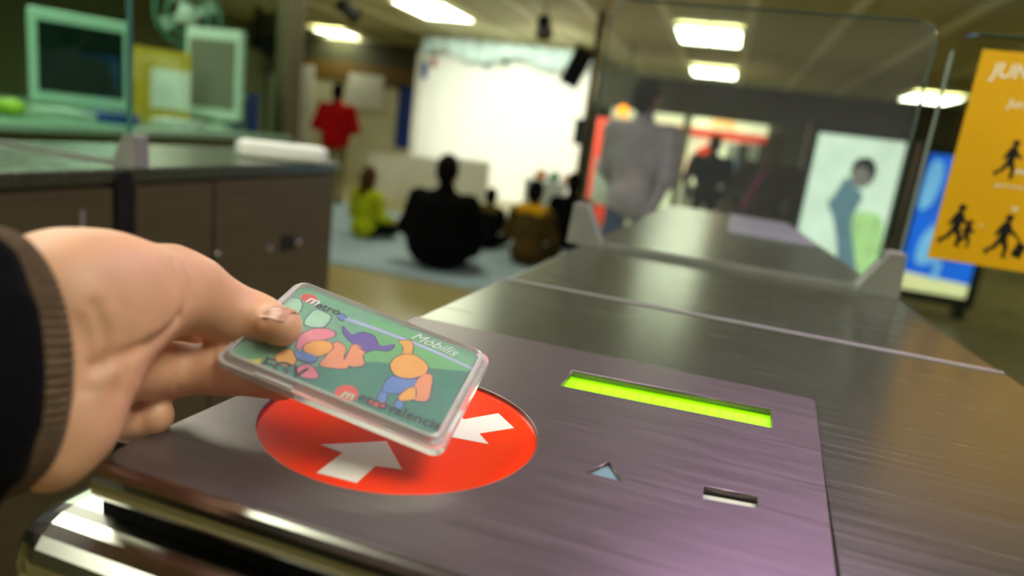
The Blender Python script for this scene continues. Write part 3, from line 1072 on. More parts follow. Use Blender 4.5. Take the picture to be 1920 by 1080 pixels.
def mirror(prs):
    out = []
    for pr in prs:
        if pr[0] == 'l':
            out.append(pr)
            out.append(('l', (-pr[1][0],) + tuple(pr[1][1:]), (-pr[2][0],) + tuple(pr[2][1:]), pr[3], pr[4]))
        else:
            out.append(pr)
            out.append(('e', (-pr[1][0],) + tuple(pr[1][1:]), pr[2]))
    return out


def head_prims(z, y=0.0):
    return ([('l', (0, y - .01, z - .25), (0, y, z - .14), .055, .052), ('e', (0, y, z), (.076, .095, .118)), ('e', (0, y + .02, z - .06), (.056, .07, .07)),
             ('l', (0, y + .085, z + .0), (0, y + .108, z - .035), .012, .016), ('l', (-.022, y + .088, z - .068), (.022, y + .088, z - .068), .010, .010)]
            + mirror([('e', (.078, y - .005, z - .015), (.014, .026, .034)), ('e', (.032, y + .082, z + .008), (.013, .010, .008))]))


def hand_prims(w_, d):
    w_ = np.array(w_, float)
    d = np.array(d, float)
    d /= np.linalg.norm(d)
    s = np.cross(d, (0, 1, 0))
    s = s / max(.01, np.linalg.norm(s))
    f = np.cross(d, s)
    out = [('l', tuple(w_), tuple(w_ + d * .07), .028, .030)]
    for k, l in zip((-1.5, -.5, .5, 1.5), (.06, .075, .07, .05)):
        b = w_ + d * .085 + f * k * .019
        out.append(('l', tuple(b), tuple(b + d * l + s * .012), .010, .008))
    t0 = w_ + d * .03 + f * .03
    out.append(('l', tuple(t0), tuple(t0 + d * .045 + f * .03), .012, .009))
    return out


def hair_prims(z, y, style):
    h = [('e', (0, y - .022, z + .025), (.090, .100, .112)), ('e', (0, y - .05, z - .03), (.078, .062, .09))]
    if style == 'long':
        h += [('l', (0, y - .07, z), (0, y - .085, z - .26), .075, .07)] + mirror([('l', (.06, y - .02, z), (.075, y - .04, z - .2), .03, .03)])
    return h


def face_cut(hair, z, y):
    return hair


def make_person(label, base, h, yaw, pose, top, legs, hair_m, hair='short', vox=.012, wide=1.0, hood=None, coat=False):
    s = h / 1.75
    root = empty('person', base, label=label, cat='person')
    if pose == 'stand' or pose == 'walk' or pose == 'folded':
        hz = 1.63
        sw = .16 if pose == 'walk' else .0
        lg = []
        for sd, d in ((1, sw), (-1, -sw)):
            lg += [('l', (sd * .095, 0, .92), (sd * .10, d * .6 + .02, .50), .088, .062), ('l', (sd * .10, d * .6 + .02, .50), (sd * .10, d - .03, .10), .060, .045)]
        sh = []
        for sd, d in ((1, sw), (-1, -sw)):
            sh += [('l', (sd * .10, d - .06, .045), (sd * .11, d + .14, .035), .045, .038)]
        tp = [('l', (-.075, 0, .92), (.075, 0, .92), .115, .115), ('e', (0, 0, .98), (.165, .115, .14)), ('e', (0, .005, 1.22), (.185 * wide, .125, .22)), ('l', (-.15 * wide, -.01, 1.39), (.15 * wide, -.01, 1.39), .075, .075), ('l', (0, -.01, 1.36), (0, -.005, 1.48), .10, .062)]
        sk = head_prims(hz)
        if pose == 'folded':
            tp += [('e', (0, .0, 1.20), (.225, .15, .25)), ('e', (0, 0, 1.0), (.20, .14, .17))]
            tp += mirror([('l', (.20 * wide, -.01, 1.40), (.27 * wide, -.03, 1.13), .062, .055), ('l', (.27 * wide, -.03, 1.13), (.08, .20, 1.05), .052, .040)])
            sk += hand_prims((.06, .21, 1.05), (-1, .1, .05)) + hand_prims((-.06, .22, 1.07), (1, .1, .05))
        else:
            for sd, d in ((1, -sw), (-1, sw)):
                tp += [('l', (sd * .20 * wide, -.01, 1.40), (sd * .25 * wide, d * .5 - .02, 1.12), .060, .050), ('l', (sd * .25 * wide, d * .5 - .02, 1.12), (sd * .24, d + .06, .88), .047, .036)]
                sk += hand_prims((sd * .24, d + .06, .87), (0, .12, -1))
        groups = [(.05, lg, legs), (.02, sh, 'shoe_dark'), (.06, tp, top), (.025, sk, 'skin_far')]
        hy = 0.0
    else:                          # seated on the floor, legs folded in front
        hz = .80
        hy = .05 if pose == 'sit' else .10
        lg = mirror([('l', (.09, .02, .12), (.19, .36, .14), .105, .075), ('l', (.19, .36, .14), (.02, .47, .07), .062, .048)])
        sh = mirror([('l', (.03, .47, .06), (-.06, .53, .05), .045, .036)])
        tp = [('e', (0, 0, .15), (.19 * wide, .16, .15)), ('e', (0, .01, .36), (.185 * wide, .13, .24)), ('l', (-.15 * wide, .02, .55), (.15 * wide, .02, .55), .078, .078), ('l', (0, .02, .52), (0, hy, .66), .105, .062)]
        tp += mirror([('l', (.20 * wide, .02, .56), (.275 * wide, .06, .30), .066, .058), ('l', (.275 * wide, .06, .30), (.20, .30, .24), .054, .040)])
        if coat:
            tp += [('e', (0, .02, .22), (.29, .19, .21)), ('e', (0, .02, .40), (.265, .15, .20))]
        sk = head_prims(hz, hy) + hand_prims((.20, .31, .24), (-.3, 1, -.2)) + hand_prims((-.20, .31, .24), (.3, 1, -.2))
        groups = [(.05, lg, legs), (.02, sh, 'shoe_dark'), (.07, tp, top), (.025, sk, 'skin_far')]
    me = body_mesh('body', groups, vox, kglob=.03)
    me.transform(Matrix.Rotation(yaw, 4, 'Z') @ Matrix.Scale(s, 4))
    obj('body', None, None, root, mesh=me)
    mh = body_mesh('hair', [(.03, hair_prims(hz, hy, hair), hair_m)], vox)
    mh.transform(Matrix.Rotation(yaw, 4, 'Z') @ Matrix.Scale(s, 4))
    obj('hair', None, None, root, mesh=mh)
    if hood:
        mo = body_mesh('hood', [(.05, [('l', (-.11, hy - .06, hz - .20), (.11, hy - .06, hz - .20), .075, .075), ('l', (-.13, hy + .03, hz - .21), (.13, hy + .03, hz - .21), .07, .07)], hood)], vox)
        mo.transform(Matrix.Rotation(yaw, 4, 'Z') @ Matrix.Scale(s, 4))
        obj('hood', None, None, root, mesh=mo)
    return root


def floor_at(px, py):
    p = onz(px, py, 0.0)
    return (p[0], p[1], 0.0)


def col_at(px, y):               # floor point under an image column at distance y
    p = ony(px, 300, y)
    return (p[0], y, 0.0)


PI = math.pi
# seated audience on the pale floor cloth, backs to us
mt_p = [floor_at(560, 500), floor_at(900, 552), floor_at(1300, 590), floor_at(1150, 400), floor_at(660, 432)]
cl = prism('floor_cloth', 'floor_cloth', None, [(-4.3, 4.72), (.2, 4.9), (-.4, 8.3), (-5.0, 8.0)], 0.0, .02, bev=.006)
tag(cl, 'pale blue grey foam mat that the seated audience sits on', 'mat')
b0 = floor_at(818, 507)
make_person('man in black coat seated on the pale mat with his back turned', (b0[0], b0[1], .02), 1.80, .10, 'sit', 'cloth_black', 'cloth_black', 'hair_dark', wide=1.18, coat=True)
b0 = floor_at(908, 470)
make_person('small dark-haired child seated between black-coated man and mustard hood', (b0[0], b0[1], .02), 1.18, -.05, 'sit', 'cloth_black', 'cloth_black', 'hair_dark', hood='cloth_olive')
b0 = floor_at(984, 500)
make_person('woman in brown coat with mustard hood seated on the mat', (b0[0], b0[1], .02), 1.50, -.1, 'sit', 'cloth_brown', 'cloth_brown', 'hair_dark', 'short', hood='cloth_mustard')
b0 = floor_at(1058, 470)
make_person('person in black seated beyond the mustard-hooded woman beside the glass', (b0[0], b0[1], .02), 1.6, .2, 'lean', 'cloth_black', 'cloth_black', 'hair_dark')
b0 = floor_at(680, 450)
make_person('child in lime green jacket seated at the far left of the mat', (b0[0], b0[1], .02), 1.32, -.3, 'sit', 'cloth_lime', 'cloth_navy', 'hair_brown', 'long')
# standing people
make_person('person in dark red sweater standing before the cream wall', col_at(626, 7.9), 1.53, .35, 'folded', 'cloth_red', 'cloth_khaki', 'hair_dark', wide=1.1)
make_person('tall person in lilac grey shirt and jeans walking behind the glass screen', col_at(1196, 4.6), 1.66, -.5, 'walk', 'cloth_lilac', 'cloth_jeans', 'hair_dark', wide=1.3)
make_person('person in black jacket standing before the red and white shop', col_at(1335, 8.6), 1.48, .2, 'stand', 'cloth_navy', 'cloth_black', 'hair_brown', wide=1.25)
bp = make_person('person in dark taupe coat standing next to the pale green advert', col_at(1448, 6.4), 1.48, -.3, 'stand', 'cloth_taupe', 'cloth_black', 'hair_mustard', 'long', wide=1.25)
p0 = Vector(ony(1388, 395, 6.2)) - bp.location
p1 = Vector(ony(1432, 322, 6.2)) - bp.location
tub('bag_strap', 'magenta', bp, [p0, (p0 + p1) / 2 + Vector((0, -.04, 0)), p1], .022, 10)

# ================================================================== STAGE END OF THE HALL
WY = 12.6


def rect_at(name, material, parent, px0, py0, px1, py1, y, th=.04, bev=0.0, snap=None):
    """upright box facing us at distance y, from two opposite picture corners; world axes, real thickness"""
    m = ((px0 + px1) / 2, (py0 + py1) / 2)
    xa, xb = ony(px0, m[1], y)[0], ony(px1, m[1], y)[0]
    za, zb = ony(m[0], py0, y)[2], ony(m[0], py1, y)[2]
    z0, z1 = min(za, zb), max(za, zb)
    if snap is not None:
        z0 = snap
    return bx(name, material, parent, xa, xb, y, y + th, z0, z1, bev)


wf = tag(bx('wall_front', 'wall_cream', None, X0, ony(800, 250, WY)[0], WY, WY + .1, 0, CZ + .05), kind='structure')
tag(rect_at('trim_1', 'wall_brown', None, 430, 150, 792, 112, WY - .02, .018), 'brown band along the cream wall', kind='structure')
tag(rect_at('trim_2', 'wall_dark', None, 430, 112, 792, 70, WY - .02, .018), kind='structure')
ps = rect_at('poster', 'panel_white', None, 652, 140, 718, 203, WY - .037, .035)
tag(ps, 'plain white poster on the cream wall beside the red sweater', 'poster')
bn = empty('banner', tuple(ony(762, 280, WY - .10)), label='narrow blue banner hanging beside the white backdrop', cat='banner')
mat('banner_blue', (20, 50, 130), 0.7, 0, 0.2, 3)
o_ = rect_at('cloth', 'banner_blue', None, 744, 165, 773, 278, WY - .1, .02)
o_.parent = bn
o_.location = -Vector(bn.location)
o_ = rect_at('top_bar', 'plastic_black', None, 742, 160, 775, 165, WY - .11, .112)
o_.parent = bn
o_.location = -Vector(bn.location)
tag(rect_at('panel_door', 'panel_white', None, 545, 120, 582, 300, WY - .06, .05, snap=0.0), 'narrow pale door leaf on the cream wall next to the booth post', 'door')

bd_y = 11.6
bxa, bxb = ony(782, 230, bd_y)[0], ony(1092, 260, bd_y)[0]
bdz1 = ony(930, 108, bd_y)[2]
bk = empty('stage_backdrop', ((bxa + bxb) / 2, bd_y, 0), label='large bright white stage backdrop behind the seated audience', cat='backdrop')
npan = 4
for k in range(npan):
    w0 = (bxb - bxa) / npan
    bx('panel', 'backdrop_white', bk, -(bxb - bxa) / 2 + k * w0 + .004, -(bxb - bxa) / 2 + (k + 1) * w0 - .004, 0, .05, .0, bdz1)
bx('edge_post', 'panel_white', bk, -(bxb - bxa) / 2 - .10, -(bxb - bxa) / 2 - .002, -.03, .07, 0, bdz1)
# pale cyan valance hung under the ceiling in front of it
bm = bmesh.new()
vx0, vx1, vy = ony(790, 100, 11.2)[0], ony(1110, 140, 11.2)[0], 11.2
zt_, zb_ = ony(960, 82, 11.2)[2], ony(960, 118, 11.2)[2]
N = 60
pr = None
for i in range(N + 1):
    u = i / N
    x = vx0 + (vx1 - vx0) * u
    yv = vy + .05 * math.sin(u * 60)
    zz = zb_ + .07 * math.sin(u * 14) - .12 * (1 - u) * 0
    cur = [bm.verts.new((x, yv, zt_)), bm.verts.new((x, yv + .01 * math.cos(u * 60), zz)), bm.verts.new((x, yv + .03, zz)), bm.verts.new((x, yv + .03, zt_))]
    if pr:
        for k in range(4):
            bm.faces.new((pr[k], pr[(k + 1) % 4], cur[(k + 1) % 4], cur[k]))
    else:
        bm.faces.new(cur)
    pr = cur
bm.faces.new(pr)
va = empty('valance', ((vx0 + vx1) / 2, vy, zt_))
loc_ = obj('cloth', bm, 'drape_cyan', va, smooth=True)
loc_.location = -Vector(va.location)
for k in range(5):
    cx0 = (vx0 - vx1) / 2 * (.95 - .475 * k)
    tub('cord', 'plastic_black', va, [(cx0, .015, -.03), (cx0, .015, CZ - .02 - zt_)], .01, 8)
tag(va, 'pale cyan valance draped under the ceiling above the backdrop', 'curtain')
for nm, c_ in dict(flag_blue=(30, 60, 140), flag_red=(170, 80, 50), flag_green=(20, 120, 80), flag_grey=(110, 110, 130)).items():
    mat(nm, c_, 0.7)
for px, py, m_, lb, sz in ((795, 132, 'flag_blue', 'blue paper flag at the left top of the backdrop', 1.6), (812, 118, 'flag_red', 'small red paper flag next to blue flag', .9), (880, 110, 'flag_red', 'rust paper flag under the valance', 1.0),
                           (912, 118, 'flag_grey', 'grey paper flag under the valance', 1.0), (948, 114, 'flag_green', 'dark green paper flag under the valance', .8), (985, 108, 'flag_grey', 'pale grey paper flag nearest the loudspeaker', .9)):
    p = ony(px, py, bd_y - .035)
    o_ = prism('paper_flag', m_, None, [(p[0] - .05, p[2] + .09 * sz), (p[0] + .05, p[2] + .09 * sz), (p[0] + .05, p[2] - .06 * sz), (p[0], p[2] - .10 * sz), (p[0] - .05, p[2] - .06 * sz)], bd_y - .03, bd_y - .002, axis='y')
    tag(o_, lb, 'flag', 'paper flags on the backdrop')
# low white counter boards in front of the stage
lo = empty('low_partition', (0, 9.3, 0), label='low cream partition of boards standing before the white backdrop', cat='partition')
for a, b in ((688, 752), (755, 830), (833, 912)):
    o_ = rect_at('board', 'panel_white', lo, a, 290 + (a - 690) * .06, b, 400, 9.3, .05, snap=0.0)
    o_.location = -Vector(lo.location)
ft = empty('small_table', tuple(col_at(1036, 9.0)), label='small white table with toys standing before the bright backdrop', cat='table')
bx('tabletop', 'plastic_white', ft, -.30, .30, -.25, .25, .60, .64, .01)
for sx in (-1, 1):
    for sy in (-1, 1):
        tub('leg', 'plastic_white', ft, [(sx * .26, sy * .21, 0), (sx * .26, sy * .21, .60)], .02, 8)
bx('apron', 'plastic_white', ft, -.27, .27, -.23, -.20, .15, .60)
mat('toy_orange', (205, 120, 50), 0.6)
mat('toy_green', (50, 130, 80), 0.6)
for k, (m_, dx) in enumerate((('toy_orange', -.14), ('toy_green', .05), ('toy_orange', .26))):
    me = body_mesh('toy', [(.03, [('e', (0, 0, .05), (.09, .07, .05)), ('e', (.03, 0, .10), (.04, .04, .04))], m_)], .012)
    o_ = obj('soft_toy', None, None, None, mesh=me)
    o_.location = ft.location + Vector((dx, 0, .64))
    tag(o_, ['orange soft toy at the table end towards the audience', 'green soft toy in the middle of the small white table', 'orange soft toy beside the green toy near the glass'][k], 'toy', 'soft toys')


# black loudspeaker and small black box high beside the backdrop, on a steel post
sp_y = 8.2
pp_ = col_at(1090, sp_y)
post = tag(tub('steel_post', 'steel_side', None, [(pp_[0], sp_y, 0), (pp_[0], sp_y, CZ - .02)], .045, 14), 'slim steel post from floor to ceiling beside the backdrop', 'post')
ls = empty('loudspeaker', tuple(ony(1082, 124, sp_y - .20)), label='black loudspeaker tilted down on the steel post', cat='loudspeaker')
ls.rotation_euler = (.3, .35, .3)
bx('cabinet', 'plastic_black', ls, -.11, .11, -.12, .12, -.22, .22, .02)
bx('grille', 'rubber_black', ls, -.095, .095, -.135, -.12, -.20, .20, .01)
tub('mount_arm', 'plastic_black', ls, [(0, .1, 0), (.02, .22, .05)], .02, 8)
o_ = rect_at('junction_box', 'plastic_black', None, 1076, 222, 1100, 272, sp_y - .12, .075, .01)
tag(o_, 'small black junction box fixed halfway up the steel post', 'box')


def added_spot(x, y, z, tx, ty, tz, label, power):  # spot with housing, added to brighten the white backdrop
    t = empty('added_spot_light', (x, y, z), label=label, cat='light', group='added stage lights')
    d = Vector((tx - x, ty - y, tz - z)).normalized()
    obj('can', tube(bmesh.new(), [-d * .16, -d * .14, d * .10, d * .14], [.03, .08, .09, .11], 16, True), 'plastic_black', t)
    obj('lens', tube(bmesh.new(), [d * .141, d * .15], [.09, .085], 16, True), 'lamp_glow', t)
    tub('yoke', 'plastic_black', t, [(0, 0, 0), (0, 0, CZ - z)], .015, 8)
    ld = bpy.data.lights.new('beam', 'SPOT')
    ld.energy = power
    ld.spot_size = math.radians(75)
    ld.spot_blend = .7
    ld.shadow_soft_size = .08
    ld.color = (.95, 1, .88)
    lo_ = bpy.data.objects.new('beam', ld)
    COL.objects.link(lo_)
    lo_.parent = t
    lo_.location = d * .17
    lo_.rotation_euler = d.to_track_quat('-Z', 'Y').to_euler()


bc = Vector(((bxa + bxb) / 2, bd_y, 1.4))
added_spot(bc.x - 1.0, 8.1, 2.45, bc.x, bc.y, 1.3, 'black lamp added to brighten the backdrop from the booth side', 260)
added_spot(bc.x + 1.6, 8.1, 2.45, bc.x + .9, bc.y, 1.3, 'black lamp added to brighten the backdrop from the shop side', 380)

# ================================================================== TICKET BOOTH ON THE LEFT
mat('booth_front', (96, 84, 26), 0.6, 0, 0.12, 2)
mat('booth_back', (44, 56, 34), 0.8, 0, 0.2, 1)
mat('counter_pale', (120, 150, 125), 0.35, 0, 0.1, 2)
mat('casing_white', (205, 225, 205), 0.5, 0, 0.05, 2)
mat('screen_dark', (14, 34, 28), 0.15, 0, 0.1, 2)
mat('screen_grey', (120, 120, 104), 0.35, 0, 0.05, 2)
mat('folder_yellow', (205, 175, 30), 0.6, 0, 0.05, 2)
mat('paper_white', (235, 240, 225), 0.7, 0, 0.02)
mat('plastic_blue', (40, 60, 150), 0.5)
mat('plastic_teal', (60, 130, 105), 0.4, 0, .2)
mat('plant_dark', (22, 28, 10), 0.8, 0, .2)
mat('lime_mouse', (190, 205, 60), 0.5)
BXF, BZ = -2.95, 1.0
BYE = 4.13
tag(bx('wall_booth', 'booth_back', None, -6.4, -6.25, 0.2, 4.6, 0, CZ - .03), 'dark green booth back wall', kind='structure')
booth = empty('booth_counter', (BXF, 3.0, 0), label='pale topped ticket booth counter with brown front left of the stage', cat='counter')
glz = empty('glass_partition', (BXF, 3.0, BZ), label='greenish glass partition with steel head rail on the booth counter', cat='partition')


def loc(o, root):
    o.parent = root
    o.location = Vector(o.location) - Vector(root.location)
    return o


loc(bx('front_panel', 'booth_front', None, BXF - .06, BXF, .4, BYE, 0, BZ - .04), booth)
loc(bx('counter_top', 'counter_pale', None, -6.2, BXF + .10, .4, BYE, BZ - .04, BZ, .008), booth)
loc(bx('end_panel', 'booth_front', None, -6.2, BXF, BYE - .06, BYE, 0, BZ - .04), booth)
ep = empty('corner_post', (BXF, BYE + .08, 0), label='broad grey steel post at the end of the booth glass', cat='post')
bx('shaft', 'steel_side', ep, -.08, .05, -.07, .07, 0, CZ - .03, .01)
bx('base_plate', 'steel_bracket', ep, -.10, .07, -.075, .09, 0, .02)
for y0, y1 in ((.45, 1.7), (1.73, 2.9), (2.93, BYE - .01)):
    loc(bx('glass_pane', 'glass_booth', None, BXF - .006, BXF + .006, y0, y1, BZ, CZ - .06), glz)
loc(bx('head_rail', 'steel_side', None, BXF - .03, BXF + .03, .4, BYE, CZ - .08, CZ - .03), glz)


def desk_pt(px, py):
    p = ony(px, 200, py)           # picture column, distance along the counter
    return Vector((p[0], p[1], BZ))


def row_of(b):
    v = RC @ (np.array(b) - CAM)
    return 540 - F_PX * v[1] / -v[2]


def face_us(v):
    return math.atan2(-v.x, v.y) * 1.0


def monitor(label, px, py_base, px0, px1, py_top, deep, screen_m, yaw_off, tilt):
    b = desk_pt(px, py_base)
    py_base = row_of(b)
    depth = float(-(RC @ (np.array(b) - CAM))[2])
    W_ = (px1 - px0) / F_PX * depth
    H_ = (py_base - py_top) / F_PX * depth
    t = empty('monitor', b, (0, 0, math.atan2(-b.x, b.y) * -1 * -1 + yaw_off), label=label, cat='monitor')
    st = .10 * H_
    bx('foot', 'casing_white', t, -W_ * .28, W_ * .28, -.02, .20, 0, .025, .008)
    bx('neck', 'casing_white', t, -.05, .05, .06, .12, .02, st + .08)
    me_o = bx('casing', 'casing_white', t, -W_ / 2, W_ / 2, 0, .05, st, H_, .012)
    sc = bx('screen', screen_m, t, -W_ / 2 + .08 * W_, W_ / 2 - .08 * W_, -.004, .01, st + .11 * H_, H_ - .11 * H_)
    if deep:
        prism('tube_housing', 'casing_white', t, [(-W_ * .46, .05), (W_ * .46, .05), (W_ * .28, deep), (-W_ * .28, deep)], st + .02, H_ * .96)
    t.rotation_euler[0] = tilt
    return t


monitor('deep white monitor with dark screen on the booth counter', 155, 3.15, 78, 238, 38, .34, 'screen_dark', 0.12, 0)
monitor('slim white monitor with grey screen turned sideways beside yellow panel', 396, 3.75, 345, 470, 62, 0, 'screen_grey', -.75, 0)
# yellow panel with a white sheet
b = desk_pt(303, 3.55)
yp = empty('notice_board', b, (0, 0, math.atan2(-b.x, b.y)), label='yellow notice board with white sheet standing on the booth counter', cat='board')
dpt = float(-(RC @ (np.array(b) - CAM))[2])
bx('board', 'folder_yellow', yp, -48 / F_PX * dpt, 48 / F_PX * dpt, 0, .02, 0, 132 / F_PX * dpt)
bx('sheet', 'paper_white', yp, -18 / F_PX * dpt, 48 / F_PX * dpt, -.004, 0, 26 / F_PX * dpt, 98 / F_PX * dpt)
bx('prop', 'folder_yellow', yp, -.05, .05, .02, .12, 0, .08)
# desk fan with ring guard
b = desk_pt(350, 4.0)
fn = empty('desk_fan', b, (0, 0, math.atan2(-b.x, b.y)), label='desk fan with round teal guard behind the slim monitor', cat='fan')
dpt = float(-(RC @ (np.array(b) - CAM))[2])
fz = (ony(340, 28, b.y)[2] - BZ)
tub('stand', 'plastic_teal', fn, [(0, 0, 0), (0, 0, .02), (0, 0, .03), (0, 0, fz - .1)], [.12, .12, .03, .025], 16)
for rr_ in (.20, .13):
    bm = bmesh.new()
    tube(bm, [(rr_ * math.cos(2 * PI * k / 24), -.06, fz + rr_ * math.sin(2 * PI * k / 24)) for k in range(25)], .012, 8, False)
    obj('guard_ring', bm, 'plastic_teal', fn, smooth=True)
tub('motor', 'casing_white', fn, [(0, -.07, fz), (0, -.05, fz), (0, .10, fz)], [.05, .07, .05], 14)
for k in range(4):
    a = k * PI / 2 + .4
    c_, s_ = math.cos(a), math.sin(a)
    prism('blade', 'casing_white', fn, [(.04 * c_ - .02 * s_, fz + .04 * s_ + .02 * c_), (.17 * c_ - .06 * s_, fz + .17 * s_ + .06 * c_), (.18 * c_ + .03 * s_, fz + .18 * s_ - .03 * c_), (.04 * c_ + .02 * s_, fz + .04 * s_ - .02 * c_)], -.03, -.022, axis='y')
# potted plant, boxes, papers
pz0, pz1 = ony(490, 105, 4.85)[2], ony(490, 22, 4.85)[2]
b = Vector(col_at(490, 4.85))
pt = empty('potted_plant', b, label='tall dark leafy plant in a floor pot just beyond the booth', cat='plant')
tub('pot', 'plastic_teal', pt, [(0, 0, 0), (0, 0, .30)], [.13, .18], 16)
tub('stem', 'plant_dark', pt, [(0, 0, .28), (.03, 0, .9), (0, 0, pz1 - .05)], .018, 8)
for k in range(34):
    a = k * 2.4
    l = .12 + .08 * random.random()
    z = pz0 + (pz1 - pz0) * k / 36
    c_, s_ = math.cos(a), math.sin(a)
    bm = bmesh.new()
    vs = [bm.verts.new(p) for p in ((0, 0, z), (l * .5 * c_ - .05 * s_, l * .5 * s_ + .05 * c_, z + .06), (l * c_, l * s_, z + .02), (l * .5 * c_ + .05 * s_, l * .5 * s_ - .05 * c_, z + .06))]
    bm.faces.new(vs)
    bmesh.ops.solidify(bm, geom=bm.faces[:], thickness=.003)
    obj('leaf', bm, 'plant_dark', pt)
for px, py, wd, hh, m_, nm, lb in ((446, 4.05, .09, .20, 'plastic_blue', 'storage_box', 'blue and white box on the booth counter beside the slim monitor'),
                                   (474, 4.05, .07, .20, 'plastic_blue', 'storage_box', 'dark blue box on the booth counter against the post')):
    b = desk_pt(px, py)
    t = empty(nm, b, (0, 0, .6), label=lb, cat='box')
    bx('tub', m_, t, -wd / 2, wd / 2, -.06, .06, 0, hh, .01)
    bx('lid', 'casing_white' if px < 460 else m_, t, -wd / 2 - .006, wd / 2 + .006, -.066, .066, hh, hh + .05, .006)
for px, py, m_, nm, lb, rz in ((335, 3.34, 'paper_white', 'paper_stack', 'loose white paper stack before the yellow notice board', .4), 
                               (118, 2.72, 'paper_white', 'paper_stack', 'flat white papers before the deep monitor', .2), (212, 3.0, 'plastic_blue', 'paper_stack', 'flat blue folder lying beside the deep monitor', .7)):
    b = desk_pt(px, py)
    t = empty(nm, b, (0, 0, rz), label=lb, cat='papers', group='papers on the booth counter')
    for k in range(4):
        o_ = bx('sheet', m_, t, -.12, .12, -.085, .085, .004 + k * .012, .012 + k * .012)
        o_.rotation_euler[2] = .12 * (k % 3 - 1)
        if k == 0:
            o_.location.z = -.004
b = desk_pt(10, 2.5)
ms = body_mesh('mouse', [(.03, [('e', (0, 0, .03), (.09, .06, .035)), ('e', (.05, 0, .035), (.05, .05, .035))], 'lime_mouse')], .008)
o_ = obj('desk_ornament', None, None, None, mesh=ms)
o_.location = b + Vector((0, 0, .006))
tag(o_, 'rounded lime ornament lying before the deep white monitor', 'ornament')
# white bar lying on the far end of the left turnstile
wb = empty('white_bar', (-.955, 1.335, ZT - .0012), (0, 0, math.radians(40)), label='white bar-shaped housing on the end of the turnstile by the booth', cat='cover')
bx('cover', 'paper_white', wb, -.085, .100, -.020, .020, .0, .040, .012, 4)
bx('end_cap', 'plastic_white', wb, .100, .106, -.016, .016, .004, .036, .003)
bx('end_cap', 'plastic_white', wb, -.091, -.085, -.016, .016, .004, .036, .003)

# ================================================================== SHOP AND ADVERTS ON THE RIGHT
mat('shop_glow', (225, 232, 190), 0.6, 0, 0.08, 2, emit=0.95)
mat('shop_orange', (255, 195, 120), 0.6, 0, 0.05, 2, emit=0.9)
mat('shop_red', (236, 62, 22), 0.5, 0, 0.08, 3, emit=0.5)
mat('shop_frame', (96, 98, 70), 0.6)
mat('goods_dark', (60, 62, 52), 0.6)
mat('goods_pale', (190, 200, 185), 0.6)
mat('goods_blue', (140, 180, 220), 0.6)
mat('beam_olive', (58, 58, 34), 0.8, 0, .1, 1)
SHY = 13.2
bmz = ony(1300, 208, 11.6)
tag(rect_at('beam', 'beam_olive', None, 1105, 172, 1900, 240, 11.6, .4), 'dark beam under the ceiling before the shop', kind='structure')
shop = empty('shop_front', tuple(col_at(1340, SHY)), label='lit white shop front with red arch and band beyond the people', cat='shop')
sx_ = lambda px: ony(px, 290, SHY)[0] - shop.location.x
sz_ = lambda px, py: ony(px, py, SHY)[2]
bx('back_wall', 'shop_glow', shop, sx_(1130), sx_(1450), .3, .4, 0, sz_(1330, 205))
bx('red_band', 'shop_red', shop, sx_(1135), sx_(1440), .22, .29, sz_(1360, 262), sz_(1360, 246))
bx('light_panel', 'shop_orange', shop, sx_(1322), sx_(1368), .24, .29, sz_(1345, 236), sz_(1345, 212))
rC = (sx_(1335), sz_(1330, 330))
Ro, Ri = abs(sx_(1335) - sx_(1288)), abs(sx_(1335) - sx_(1300))
arc_o = [(rC[0] + Ro * math.cos(a), rC[1] + Ro * 1.3 * math.sin(a)) for a in [PI * (1.12 - .62 * k / 14) for k in range(15)]]
arc_i = [(rC[0] + Ri * math.cos(a), rC[1] + Ri * 1.15 * math.sin(a)) for a in [PI * (1.12 - .62 * k / 14) for k in range(15)]]
prism('red_arch', 'shop_red', shop, arc_o + arc_i[::-1], .18, .26, axis='y')
for px in (1278, 1440):
    bx('frame_post', 'shop_frame', shop, sx_(px) - .07, sx_(px) + .07, .05, .17, 0, sz_(px, 200))
for k, (px, m_) in enumerate(((1372, 'goods_pale'), (1392, 'goods_dark'), (1412, 'goods_pale'), (1430, 'goods_dark'))):
    bx('shelf_goods', m_, shop, sx_(px) - .10, sx_(px) + .10, .05, .18, sz_(px, 305), sz_(px, 268), .02)
bx('shelf', 'shop_frame', shop, sx_(1362), sx_(1440), .0, .22, sz_(1400, 305) - .05, sz_(1400, 305))
bx('shelf_unit', 'goods_dark', shop, sx_(1362), sx_(1440), .02, .22, 0, sz_(1400, 305) - .05)
bx('shelf_goods', 'goods_blue', shop, sx_(1366), sx_(1384), -.06, .0, sz_(1375, 335), sz_(1375, 300))
bx('counter', 'goods_pale', shop, sx_(1290), sx_(1362), -.1, .2, 0, sz_(1330, 350))
rd = empty('red_kiosk', tuple(col_at(1142, 10.4)), label='red and white kiosk half hidden behind the person in lilac shirt', cat='kiosk')
bx('cabinet', 'shop_red', rd, -.28, .30, 0, .4, 0, ony(1142, 222, 10.4)[2], .03)
bx('panel', 'goods_pale', rd, -.20, .22, -.012, 0, .3, 1.0, .005)
ol = empty('orange_lamp', tuple(ony(1168, 208, 10.2)), label='round glowing orange lamp above the red kiosk', cat='lamp')
mat('lamp_orange', (255, 140, 30), 0.5, emit=3.0)
me = body_mesh('globe', [(.01, [('e', (0, 0, 0), (.085, .085, .085))], 'lamp_orange')], .012)
obj('globe', None, None, ol, mesh=me)
tub('stem', 'plastic_black', ol, [(0, .02, .08), (0, .02, CZ - ol.location.z - .02)], .012, 8)
bx('collar', 'plastic_black', ol, -.04, .04, -.02, .06, .07, .11, .01)

